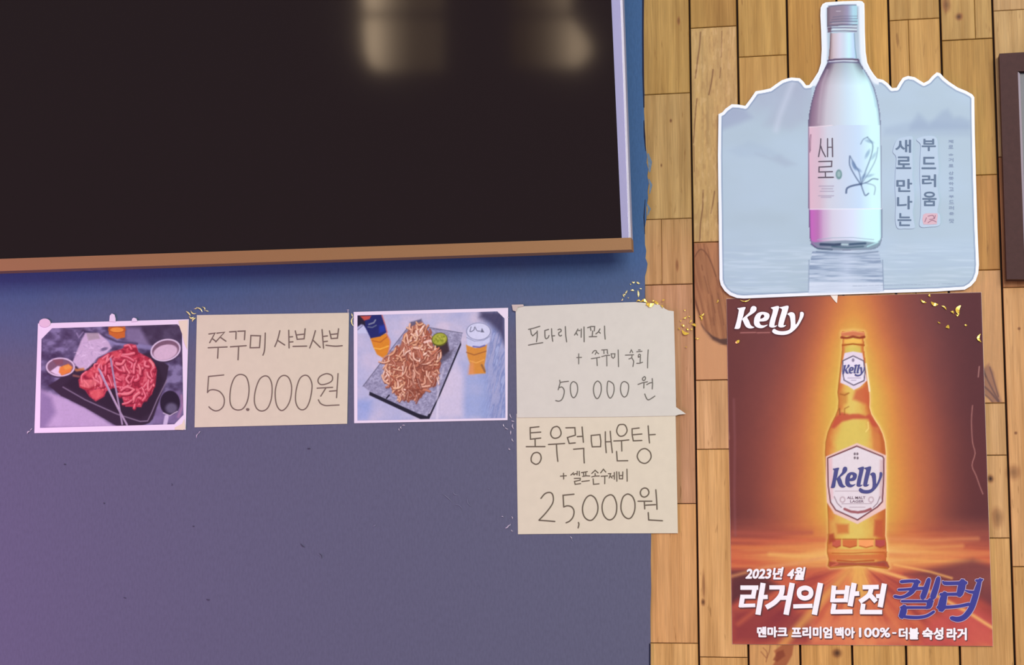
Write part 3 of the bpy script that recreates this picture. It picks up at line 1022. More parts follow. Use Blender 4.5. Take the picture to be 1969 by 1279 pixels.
    for a in ((1424, 1453), (1456, 1480)):
        k.line([(a[0], 640), (a[1], 639.5)], 2.2, (172, 112, 108), 0.9, 0.9)
    # scuffs
    for pts in ([(1411, 768), (1413, 850), (1412, 950), (1414, 1030)], ):
        k.line(pts, 4, (142, 88, 92), 3, 0.45)
    k.line(smooth([(1870, 780), (1868, 810), (1870, 850), (1875, 872), (1869, 895), (1877, 915), (1884, 935), (1890, 950)], 3), 1.6, (196, 140, 130), 1.2, 0.75)
    k.line([(1883, 705), (1881, 725)], 2, (200, 150, 140), 1, 0.7)
    k.line([(1401, 832), (1402, 845)], 2, (196, 150, 120), 1, 0.6)
    k.C *= (0.985 + 0.03 * vnoise(x, y, 6, 6, 21))[:, None]
    return k.C


bpo = empty('beer_poster', P(1650, 1240, 0.003), 'dark orange beer poster with glowing golden bottle, below the white bottle sign', 'poster')
slab('paper', BP, 0.0035, 0.0022, mat('poster_paper_edge', (226, 206, 196), 0.6), bpo)
sheet_grid('printed_face', [(BP[0][0] + .4, BP[0][1] + .4), (BP[1][0] - .4, BP[1][1] + .4), (BP[2][0] - .4, BP[2][1] - .4), (BP[3][0] + .4, BP[3][1] - .4)], 1.35, 0.0038, paint_beer, M_print, bpo,
           bow=lambda U, V: 0.0006 * np.sin(U * 9 + V * 3) * np.sin(V * 5) + 0.0006)
BO = 0.0056
v, fs = polys(mark(1412.5, 588.5, 1546, 644), BO, 3)
mesh('logo_lettering', v, fs, M_ink_white, bpo)
v, fs = polys(mark(1597.8, 897.5, 1697, 949), BO, 3)
mesh('logo_lettering', v, fs, M_ink_navy, bpo)
v, fs = polys(mark(1620, 701, 1663.5, 723.5), BO, 3)
mesh('logo_lettering', v, fs, M_ink_navy, bpo)
M_shadow = mat('dark_red_print', (98, 44, 50), 0.4)
HS = [([(433, 260), (612, 260)], 44), ([(577, 262), (560, 350)], 46), ([(432, 350), (583, 350)], 40), ([(455, 350), (438, 455)], 48), ([(422, 440), (582, 436)], 36), ([(660, 214), (608, 530)], 52), ([(635, 355), (706, 352)], 42),
      ([(722, 258), (876, 258)], 42), (smooth([(852, 245), (838, 330), (775, 405), (690, 458)], 5), 50), ([(950, 214), (888, 530)], 54), ([(832, 362), (925, 360)], 42),
      (smooth([(1078, 262), (1030, 278), (1018, 315), (1032, 350), (1076, 366), (1122, 350), (1138, 315), (1126, 278)], 5, True), 46), ([(960, 447), (1152, 441)], 42), ([(1232, 214), (1170, 530)], 54),
      ([(1366, 240), (1350, 405)], 46), ([(1502, 240), (1480, 405)], 46), ([(1355, 305), (1495, 303)], 40), ([(1335, 388), (1500, 386)], 38), ([(1567, 214), (1526, 445)], 52), ([(1550, 322), (1618, 318)], 46),
      ([(1368, 420), (1352, 515)], 46), ([(1332, 501), (1550, 498)], 44),
      ([(1650, 256), (1812, 253)], 44), (smooth([(1740, 260), (1712, 335), (1622, 402)], 5), 46), ([(1712, 318), (1785, 400)], 46), ([(1868, 220), (1826, 455)], 52), ([(1785, 346), (1850, 342)], 42), ([(1658, 420), (1645, 515)], 46), ([(1624, 503), (1846, 503)], 44)]
hk = [(Zm(1340, 1080, 5.182, p), w / 5.182) for p, w in HS]
SM = [('2023년', 1433, 1507, 1090.5, 1114.5, 1.0, 0.2), ('4월', 1513.5, 1549, 1090.5, 1115.5, 1.0, 0.2), ('덴마크', 1455.5, 1514.5, 1205, 1226, 1.05, 0), ('프리미엄', 1521.5, 1600, 1205, 1228, 1.05, 0),
      ('맥아', 1605, 1644, 1206, 1228, 1.05, 0), ('100%', 1651.5, 1712, 1207, 1226, 0.9, 0), ('-', 1715.5, 1723.5, 1216, 1219, 0.2, 0), ('더블', 1728, 1767, 1207, 1230, 1.05, 0), ('숙성', 1773, 1814, 1206.5, 1230.5, 1.05, 0),
      ('라거', 1820, 1859, 1207.5, 1231.5, 1.05, 0)]
sh_ = [([(x + 1.5, y + 1.6) for x, y in p], w + 1.8) for p, w in hk]
tg(mesh('headline_shadow', *ribbon(sh_, BO, 0.00001, 0.02), M_shadow, bpo))
tg(mesh('headline', *ribbon(hk, BO + 0.0004, 0.00001, 0.0), M_ink_white, bpo))
tg(mesh('date_line_shadow', *merge([text_heavy(s_, x0 + .8, y0 + .9, x1 + 1.8, y1 + 1.9, BO, w + 0.4, sh) for s_, x0, x1, y0, y1, w, sh in SM[:2]]), M_shadow, bpo))
tg(mesh('date_line', *merge([text_heavy(s_, x0, y0, x1, y1, BO + 0.0003, w, sh) for s_, x0, x1, y0, y1, w, sh in SM[:2]]), M_ink_white, bpo))
tg(mesh('bottom_line_shadow', *merge([text_heavy(s_, x0 + .8, y0 + .9, x1 + 1.8, y1 + 1.9, BO, w + 0.4, sh) for s_, x0, x1, y0, y1, w, sh in SM[2:]]), M_shadow, bpo))
tg(mesh('bottom_line', *merge([text_heavy(s_, x0, y0, x1, y1, BO + 0.0003, w, sh) for s_, x0, x1, y0, y1, w, sh in SM[2:]]), M_ink_white, bpo))
mesh('small_print', *merge([text_px('ALL MALT', 1629, 954.5, 1664, 959.5, BO, 0.01), text_px('LAGER', 1635, 961.5, 1661, 966.5, BO, 0.01)]), mat('grey_violet_print', (132, 106, 124), 0.5), bpo)
k1 = [([(705, 218), (860, 208), (962, 222)], [48, 44, 50]), ([(930, 215), (905, 290), (850, 370), (770, 425), (690, 445), (612, 432)], [70, 78, 70, 50, 42, 46]), ([(665, 335), (780, 330), (905, 318)], [34, 36, 40]),
      ([(1105, 190), (1068, 310), (1020, 440)], [62, 80, 84]), ([(900, 318), (1060, 312)], [44, 44]), ([(1245, 172), (1212, 300), (1165, 440)], [66, 84, 86]),
      ([(715, 502), (900, 502), (1160, 502)], [38, 38, 38]), ([(1125, 500), (1112, 560), (1075, 606)], [90, 90, 30]), ([(705, 594), (900, 594), (1120, 594)], [40, 38, 36]), ([(745, 590), (735, 650), (715, 715)], [80, 100, 90]),
      ([(685, 716), (820, 735), (960, 738), (1080, 715), (1178, 655)], [40, 48, 46, 44, 40]),
      ([(1310, 212), (1345, 240), (1500, 240), (1640, 235)], [20, 56, 54, 60]), ([(1595, 225), (1580, 310), (1555, 400)], [100, 112, 90]), ([(1280, 402), (1420, 400), (1575, 398)], [42, 44, 50]),
      ([(1335, 400), (1310, 500), (1290, 600)], [86, 110, 120]), ([(1240, 590), (1400, 588), (1540, 575), (1690, 545)], [48, 46, 44, 50]),
      ([(1890, 185), (1850, 205), (1800, 200)], [20, 50, 40]), ([(1852, 190), (1812, 330), (1768, 480), (1715, 620), (1625, 730), (1530, 765), (1440, 748)], [52, 84, 90, 84, 80, 76, 60]), ([(1640, 345), (1700, 365), (1770, 372)], [20, 40, 50])]
kk = [(smooth(Zm(1640, 1090, 7.573, p), 6), [w_ / 7.573 for w_ in w]) for p, w in k1]
v, fs = ribbon([(p, [a + 2.6 for a in w]) for p, w in kk], BO + 0.0003)
mesh('title_outline', v, fs, M_ink_pale, bpo)
v, fs = ribbon(kk, BO + 0.0009)
mesh('title_lettering', v, fs, M_ink_blue, bpo)

# ---------------------------------------------------------------- soju sign: die-cut foam board
SO = [(1381.6, 219.5), (1389, 216), (1395, 209), (1407, 200.5), (1419, 201), (1433, 203.5), (1443, 190), (1453, 175.5), (1468, 173), (1481, 170), (1492, 162), (1503, 154.5), (1513, 151), (1522, 149), (1538, 150.5),
      (1545, 157), (1550, 164), (1556, 163.5), (1564, 153), (1573.5, 138), (1578.5, 122), (1580, 95), (1579, 60), (1577.5, 30), (1578, 15), (1581.5, 8), (1588, 4.5), (1620, 2.5), (1651, 1.5), (1658, 2.5), (1662, 7),
      (1662.5, 20), (1663, 60), (1664.5, 100), (1667.5, 120), (1673, 132), (1681, 144), (1687, 151), (1698, 153.5), (1707, 160), (1715.5, 169.5), (1724, 168.5), (1730, 158), (1736, 149.5), (1746, 146), (1759, 148.5), (1769, 155),
      (1776.5, 159.5), (1785, 155), (1793, 146), (1801.5, 139), (1808, 141), (1816, 150), (1826, 158), (1842, 168.5), (1858, 175), (1869.5, 181.5), (1873.5, 187),
      (1874.5, 260), (1876.5, 340), (1879.5, 440), (1882.5, 509), (1881, 526), (1876, 540), (1867, 550), (1855, 557), (1800, 560.5), (1700, 563.5), (1600, 567), (1500, 571), (1430, 574), (1417, 573), (1403, 567.5), (1393, 559), (1386, 548),
      (1383.5, 537), (1382.5, 460), (1381.5, 380), (1380.5, 300)]
SB = [(1593.5, 112), (1650, 112), (1652, 117), (1659.5, 130), (1667, 141), (1673, 151), (1682, 170), (1688, 193), (1692, 216), (1694, 240), (1695, 300), (1696, 400), (1696.5, 455), (1694, 468), (1688, 476), (1676, 480),
      (1630, 481.5), (1582, 480.5), (1566, 476), (1559, 467), (1556.5, 455), (1554.5, 400), (1553.5, 300), (1553.5, 240), (1556, 216), (1561, 193), (1568, 168), (1577, 149), (1586, 130), (1591.5, 119)]


def paint_soju(X, Y):
    k = Ink(X, Y, (188, 208, 228))
    x, y = k.X, k.Y
    n1 = vnoise(x, y, 120, 60, 31)
    k.C = ramp(np.clip(n1 * 0.6 + 0.25 + 0.15 * sst(1400, 1850, x), 0, 1), [(0, (162, 181, 194)), (0.5, (173, 194, 209)), (1, (180, 203, 224))])
    # ink-wash mountains
    r1 = 196 + 14 * vnoise(x, x * 0, 34, 10, 32) + 60 * sst(1440, 1400, x)
    k.mix(slice(None), 0.55 * sst(250, 170, y) * (x < 1560) * (0.5 + vnoise(x, y, 26, 40, 33) * 0.8), (160, 168, 190))
    k.fill([(1384, 225), (1408, 206), (1432, 210), (1446, 226), (1420, 238), (1386, 250)], (150, 162, 190), 8, 0.6)
    k.fill([(1470, 240), (1500, 190), (1520, 158), (1535, 156), (1545, 190), (1552, 230), (1520, 250)], (162, 170, 192), 12, 0.4)
    k.line([(1524, 160), (1512, 190), (1500, 220), (1492, 250)], 9, (196, 208, 224), 8, 0.6)
    for pts, a in (([(1750, 242), (1765, 218), (1772, 222), (1786, 240), (1800, 226), (1812, 214), (1822, 210), (1834, 226), (1846, 224), (1866, 232), (1866, 248), (1750, 250)], 0.5),
                   ([(1700, 246), (1740, 236), (1790, 232), (1866, 240), (1866, 262), (1700, 260)], 0.3), ([(1400, 290), (1440, 270), (1480, 285), (1500, 300), (1420, 302)], 0.15)):
        k.fill(pts, (146, 166, 194), 7, a)
    k.fill([(1454, 296), (1470, 300), (1480, 304), (1500, 298), (1516, 308), (1530, 316), (1510, 320), (1490, 310)], (152, 164, 188), 7, 0.35)
    # water
    wy = vnoise(x, y, 60, 3.5, 35)
    k.mix(slice(None), 0.35 * sst(455, 490, y) * sst(0.5, 0.75, wy), (168, 188, 212))
    k.mix(slice(None), 0.30 * sst(455, 490, y) * sst(0.5, 0.25, wy), (214, 228, 244))
    # inner grey rim line
    idx = k.near(SO, 2)
    sd = k.sdf(SO, idx)
    k.mix(idx, 0.8 * sst(-9.2, -7.2, sd) * sst(-4.4, -5.6, sd) * (y[idx] < 570) * (1 - ((x[idx] > 1560) & (x[idx] < 1690) & (y[idx] < 170))), (128, 148, 178))
    k.mix(idx, sst(-6.6, -5.2, sd), (240, 246, 252))
    nk = (x[idx] > 1562) & (x[idx] < 1690) & (y[idx] < 165)
    k.mix(idx, nk * sst(-14, -8, sd), (226, 236, 246))
    # reflection
    rf = [(1562, 482), (1690, 482), (1697, 515), (1699, 561), (1555, 564), (1556, 515)]
    k.fill(rf, (172, 190, 212), 2.5, 0.85)
    idr = k.near(rf, 1)
    sdr = k.sdf(rf, idr)
    i2 = idr[sdr < 0]
    e = np.abs(x[i2] - 1627) / 70
    k.mix(i2, 0.55 * sst(0.35, 0.0, e), (192, 208, 230))
    w2 = vnoise(x[i2], y[i2], 40, 2.2, 36)
    k.mix(i2, 0.6 * sst(0.5, 0.7, w2) * (0.35 + e), (122, 142, 172))
    k.mix(i2, 0.5 * sst(0.45, 0.25, w2), (212, 224, 240))
    k.mix(i2, 0.7 * sst(541, 545, y[i2]) * sst(566, 560, y[i2]), (212, 224, 240))
    k.line([(1570, 484), (1600, 487), (1650, 488), (1688, 484)], 2.5, (110, 130, 156), 1.5, 0.8)
    k.line([(1555.5, 500), (1555, 558)], 1.3, (120, 138, 168), 0.8, 0.8)
    k.line([(1697, 500), (1699, 558)], 1.5, (120, 138, 168), 0.8, 0.8)
    # bottle
    k.fill(SB, (190, 196, 214), 0.9)
    ib = k.near(SB, 1)
    s = k.sdf(SB, ib)
    b = ib[s < 0]
    bx, by = x[b], y[b]
    hw = np.interp(by, [112, 130, 151, 170, 193, 216, 240, 470], [28, 37, 50, 57, 64, 68, 70.5, 70.5])
    cx = np.interp(by, [112, 480], [1622, 1626])
    q = (bx - cx) / hw
    up = ramp(q, [(-1, (100, 88, 112)), (-0.9, (134, 108, 134)), (-0.72, (160, 142, 160)), (-0.5, (192, 190, 202)), (-0.2, (198, 208, 220)), (0.1, (198, 222, 238)), (0.5, (208, 244, 252)), (0.9, (206, 252, 252)), (1, (150, 180, 200))])
    upd = up * np.interp(by, [112, 165], [0.80, 1.0])[:, None]
    lb = ramp(q, [(-1, (160, 120, 150)), (-0.95, (214, 180, 198)), (-0.7, (206, 184, 200)), (-0.45, (202, 206, 220)), (0, (196, 212, 232)), (0.4, (194, 220, 244)), (0.75, (206, 248, 252)), (1, (204, 244, 250))])
    lo = ramp(q, [(-1, (120, 76, 130)), (-0.93, (190, 100, 184)), (-0.75, (178, 112, 174)), (-0.6, (196, 164, 200)), (-0.35, (206, 204, 222)), (0.2, (212, 224, 246)), (0.55, (204, 244, 252)), (0.92, (202, 250, 250)), (1, (160, 200, 212))])
    top = 243.5 - 3.5 * sst(-1, 0.3, q)
    body = np.where((by < top)[:, None], upd, np.where((by < 402.5)[:, None], lb, lo))
    k.mix(b, np.ones(b.size), body)
    k.mix(b, 0.6 * sst(-3.5, -0.6, s[s < 0]) * (by > 118), (98, 92, 128))
    k.mix(b, 0.6 * sst(160, 118, by) * sst(0.45, 0.95, np.abs(q)), (70, 62, 92))
    k.line([(1660, 135), (1672, 158), (1680, 182), (1684, 205)], 3, (176, 214, 230), 2, 0.8)
    k.line([(1591, 135), (1582, 160), (1577, 190), (1574, 236)], 4, (180, 166, 182), 3, 0.6)
    k.line([(1557, 402.6), (1695, 401.5)], 1.3, (238, 240, 250), 0.8, 0.9)
    k.line([(1556, 244.5), (1590, 242), (1600, 241)], 1.3, (236, 222, 232), 0.8, 0.8)
    # base of glass
    k.fill([(1557, 462), (1566, 466), (1590, 464), (1626, 462), (1664, 464), (1686, 467), (1694, 460), (1692, 472), (1682, 479), (1630, 481.5), (1574, 480)], (112, 132, 152), 2, 0.8)
    k.line([(1578, 470), (1604, 471), (1616, 470)], 5, (40, 56, 88), 1.6, 0.85)
    k.line([(1634, 470), (1648, 469), (1664, 468)], 4, (48, 74, 104), 1.6, 0.85)
    k.line([(1600, 474), (1630, 476), (1660, 474)], 3, (60, 90, 110), 1.6, 0.8)
    k.line([(1572, 461), (1600, 457.5), (1640, 457), (1680, 461)], 1.4, (148, 172, 190), 1, 0.8)
    k.line([(1560, 470), (1572, 478), (1600, 480)], 2.6, (50, 70, 98), 1, 0.7)
    k.line([(1618, 470), (1630, 470.5)], 2.6, (190, 220, 226), 1.2, 0.8)
    k.line([(1668, 474), (1688, 466)], 2.6, (180, 232, 236), 1.2, 0.8)
    # neck
    nkp = [(1597.5, 64), (1642.5, 62), (1644, 85), (1646, 100), (1648, 113), (1593, 114), (1595.5, 90)]
    k.fill(nkp, (200, 206, 222), 0.9)
    i3 = k.near(nkp, 1)
    s3 = k.sdf(nkp, i3)
    c3 = i3[s3 < 0]
    q3 = (x[c3] - 1620) / 25
    k.mix(c3, np.ones(c3.size), ramp(q3, [(-1, (150, 126, 128)), (-0.7, (196, 182, 190)), (-0.2, (206, 208, 226)), (0.1, (198, 214, 230)), (0.5, (196, 238, 250)), (0.85, (186, 214, 248)), (1, (170, 210, 226))]))
    k.line([(1597.5, 64), (1596.5, 90), (1594.5, 113)], 2.4, (110, 86, 96), 0.9, 0.85)
    k.line([(1642.5, 64), (1644, 90), (1647, 113)], 1.8, (120, 152, 172), 0.9, 0.85)
    k.line([(1592, 117), (1605, 114.2), (1622, 113.6), (1640, 113.6), (1651.5, 116)], 3.0, (88, 70, 100), 0.8)
    k.line([(1594, 118.6), (1622, 116.6), (1648, 117.4)], 1.6, (210, 216, 236), 0.8)
    k.line([(1592, 121), (1622, 119.4), (1652, 120.6)], 2, (92, 86, 124), 0.9, 0.9)
    # cap
    cp = [(1590, 15), (1597, 11.5), (1620, 9), (1645, 9), (1648.5, 12), (1649, 48), (1640, 48.5), (1620, 49), (1600, 51), (1590.5, 52.5)]
    k.fill(cp, (146, 136, 152), 0.9)
    i4 = k.near(cp, 1)
    s4 = k.sdf(cp, i4)
    c4 = i4[s4 < 0]
    q4 = (x[c4] - 1619.5) / 29.5
    k.mix(c4, np.full(c4.size, 0.95), ramp(q4, [(-1, (96, 84, 98)), (-0.75, (138, 120, 136)), (0, (142, 132, 150)), (0.35, (150, 148, 178)), (0.7, (170, 214, 232)), (1, (164, 214, 226))]))
    k.line([(1593, 12), (1620, 9.5), (1646, 9.5)], 2, (92, 104, 132), 0.9, 0.9)
    for yy, a in ((31, .5), (36, .6), (41, .8), (47.5, 0.95)):
        k.line([(1592 + (47.5 - yy) * 0.6, yy + 2), (1620, yy), (1648, yy)], 1.6, (88, 92, 118), 0.7, a)
    k.line([(1600, 44.5), (1620, 43.5), (1647, 43.5)], 1.4, (190, 200, 214), 0.8, 0.6)
    k.line([(1608, 21.5), (1616, 21.5)], 1.3, (190, 184, 198), 0.6, 0.9)
    k.fill([(1592, 53), (1620, 50.5), (1647, 50.5), (1648, 60), (1593, 62)], (196, 214, 224), 1)
    for yy in (54, 60):
        k.line([(1592, yy + 1.4), (1602, yy - 0.4), (1625, yy - 0.8), (1647, yy)], 1.8, (84, 78, 112), 0.8, 0.9)
    k.fill([(1591, 53), (1599, 52), (1598, 62), (1592, 62)], (92, 66, 86), 1.2, 0.8)
    # left label fragment and seal
    k.line([(1558.2, 259), (1556.8, 280), (1557.2, 293)], 1.2, (112, 80, 104), 0.6, 0.9)
    k.line([(1559.4, 259), (1559, 290)], 1.0, (112, 80, 104), 0.5, 0.8)
    k.ell(1613, 335.5, 6, 9.4, (104, 142, 146), soft=1.2)
    k.ell(1613, 335, 3.6, 6, (150, 180, 182), soft=1.2)
    for a, b_, yy in ((1575, 1603, 358), (1580, 1601, 363), (1577, 1603, 368), (1574, 1603, 376.5), (1579, 1598, 379.5)):
        k.line([(a, yy), (b_, yy)], 1.6, (150, 140, 166), 0.9, 0.75)
    # plain ink-wash sprig
    IN = (70, 90, 126)
    for pts, w, a in (([(1656, 356), (1644, 338), (1634, 318), (1634, 300)], 2.2, 0.8), ([(1656, 356), (1652, 332), (1642, 314), (1635, 301)], 2.0, 0.6), ([(1656, 354), (1640, 357), (1629, 362), (1627, 371)], 3.4, 0.85),
                      ([(1656, 354), (1668, 350), (1678, 344), (1688, 345)], 2.4, 0.6), ([(1656, 356), (1660, 368), (1664, 376), (1670, 372)], 2.4, 0.7), ([(1656, 354), (1664, 330), (1675, 300), (1678, 278), (1668, 264)], 2.4, 0.5),
                      ([(1656, 354), (1672, 330), (1684, 306), (1688, 284)], 2.2, 0.35), ([(1668, 264), (1660, 268), (1655, 277)], 2.0, 0.5), ([(1664, 352), (1682, 358), (1681, 374)], 2.0, 0.4)):
        k.line(smooth(pts, 5), w, IN, 1.2, a)
    for cx_, cy_, ra, rb, ro, a in ((1642, 318, 9, 3.2, 1.2, 0.7), (1650, 326, 7, 2.6, 0.6, 0.5), (1668, 296, 9, 3, -1.1, 0.4), (1672, 272, 8, 2.8, 0.3, 0.4), (1680, 300, 8, 2.6, -1.0, 0.3), (1660, 340, 8, 2.6, -0.9, 0.45), (1672, 338, 8, 2.4, -0.3, 0.35)):
        k.ell(cx_, cy_, ra, rb, (84, 116, 160), ro, 1.8, a)
    # fine print along the bottom edge, too small to read
    r_ = random.Random(5)
    xx = 1640.0
    while xx < 1836:
        w_ = r_.uniform(3, 10)
        k.line([(xx, 550 - (xx - 1640) * 0.022), (xx + w_, 550 - (xx + w_ - 1640) * 0.022)], 1.2, (140, 156, 182), 0.7, 0.65)
        xx += w_ + 2.2
    return k.C


M_foam = mat('white_foam_board', (238, 244, 250), 0.5)
M_print2 = print_mat('satin_sign_print', 0.5, 0.14)
sj = empty('bottle_sign', P(1630, 560, 0.005), 'white die-cut soju sign with clear bottle and mountain skyline, above the orange poster', 'sign')
SOFF = 0.0095
slab('foam_board', SO, SOFF, 0.0055, M_foam, sj)


def keep_soju(X, Y):
    k = Ink(X, Y, (0, 0, 0))
    return (k.sdf(SO, np.arange(k.X.size)) < -1.6).reshape(X.shape)


sheet_grid('printed_face', [(1378, 0), (1886, 0), (1886, 577), (1378, 577)], 1.35, SOFF + 0.0003, paint_soju, M_print2, sj, keep=keep_soju)
# raised strips with the brushed headline
M_strip = mat('pale_blue_raised_strip', (180, 201, 222), 0.5, spec=0.3)
st1 = smooth(Zm(1700, 250, 6.394, [(112, 240), (140, 150), (185, 105), (250, 88), (330, 78), (352, 110), (348, 300), (352, 480), (345, 560), (362, 700), (372, 860), (352, 1000), (365, 1120), (372, 1205), (250, 1212),
                                   (165, 1206), (140, 1100), (146, 900), (135, 700), (140, 520), (150, 340), (112, 280)]), 4, True)[:-1]
st2 = smooth(Zm(1700, 250, 6.394, [(400, 122), (450, 88), (540, 72), (620, 80), (655, 130), (660, 300), (672, 480), (650, 640), (668, 800), (680, 860), (655, 1000), (686, 1050), (680, 1170), (560, 1192), (440, 1184),
                                   (450, 1040), (452, 800), (440, 560), (445, 320), (450, 180)]), 4, True)[:-1]
slab('raised_strip', st1, SOFF + 0.0022, 0.0021, M_strip, sj)
slab('raised_strip', st2, SOFF + 0.0022, 0.0021, M_strip, sj)
M_slate = mat('slate_blue_print', (78, 104, 136), 0.5)
T2 = []
for s_, a, b, c_, d in (('새', 138, 332, 118, 280), ('로', 148, 333, 325, 480), ('만', 150, 345, 602, 762), ('나', 158, 347, 810, 976), ('는', 165, 335, 1022, 1182), ('부', 463, 637, 108, 260), ('드', 460, 640, 330, 482),
                        ('러', 465, 640, 545, 702), ('움', 470, 645, 757, 936)):
    T2.append(text_heavy(s_, 1700 + a / 6.394, 250 + c_ / 6.394, 1700 + b / 6.394, 250 + d / 6.394, SOFF + 0.0025, 0.7))
mesh('headline', *merge(T2), M_slate, sj)
T3 = []
for s_, c_, d in zip('제로슈거로산뜻하고부드러운맛', (120, 185, 290, 345, 420, 510, 575, 640, 705, 800, 862, 935, 1010, 1090), (162, 232, 318, 392, 458, 552, 616, 680, 752, 838, 912, 982, 1046, 1145)):
    xx = 1828.3 + (c_ - 120) / 1000 * 1.6
    T3.append(text_heavy(s_, xx - 4.8, 250 + c_ / 6.394, xx + 4.8, 250 + d / 6.394, SOFF + 0.0006, 0.35))
mesh('side_caption', *merge(T3), mat('pale_slate_print', (128, 148, 178), 0.5), sj)
se = Zm(1700, 250, 6.394, [(482, 1040), (510, 1026), (600, 1024), (655, 1026), (660, 1060), (650, 1120), (648, 1158), (560, 1162), (484, 1160), (470, 1100)])
slab('seal_stamp', se, SOFF + 0.0026, 0.0003, mat('faded_rose_print', (208, 172, 186), 0.5), sj)
v, fs = ribbon([(smooth(Zm(1700, 250, 6.394, p), 4), 10 / 6.394) for p in ([(540, 1060), (600, 1050), (610, 1090), (560, 1100)], [(540, 1140), (590, 1110), (640, 1130)], [(630, 1050), (620, 1090)], [(500, 1130), (520, 1080)])], SOFF + 0.0028)
mesh('seal_mark', v, fs, mat('rose_grey_print', (150, 106, 130), 0.5), sj)
bt = [([(245, 300), (243, 350), (235, 420), (217, 520)], 15), ([(243, 385), (265, 450), (302, 520)], 15), ([(328, 298), (328, 520)], 15), ([(386, 295), (390, 520)], 16), ([(330, 405), (388, 403)], 13),
      ([(220, 580), (380, 576), (377, 640), (224, 648), (222, 708), (388, 704)], 15), ([(300, 712), (302, 770)], 14), ([(215, 776), (400, 773)], 16)]
v, fs = ribbon([(Zm(1540, 220, 6.394, p), w / 6.394) for p, w in bt], SOFF + 0.0006)
mesh('label_lettering', v, fs, mat('plum_black_print', (78, 62, 84), 0.5), sj)
pt = slab('paper_scrap', [(1596, 567), (1600, 566), (1611, 566), (1609.5, 583), (1606, 580), (1601, 574)], 0.0062, 0.0006, mat('white_scrap_paper', (236, 226, 214), 0.6))
tag(pt, 'tiny white torn paper triangle poking out between bottle sign and beer poster', 'paper scrap')

# ---------------------------------------------------------------- food photographs
M_photo = print_mat('laminated_photo_print', 0.4, 0.2)
M_lam = mat('laminate_sheet', (232, 222, 238), 0.35)


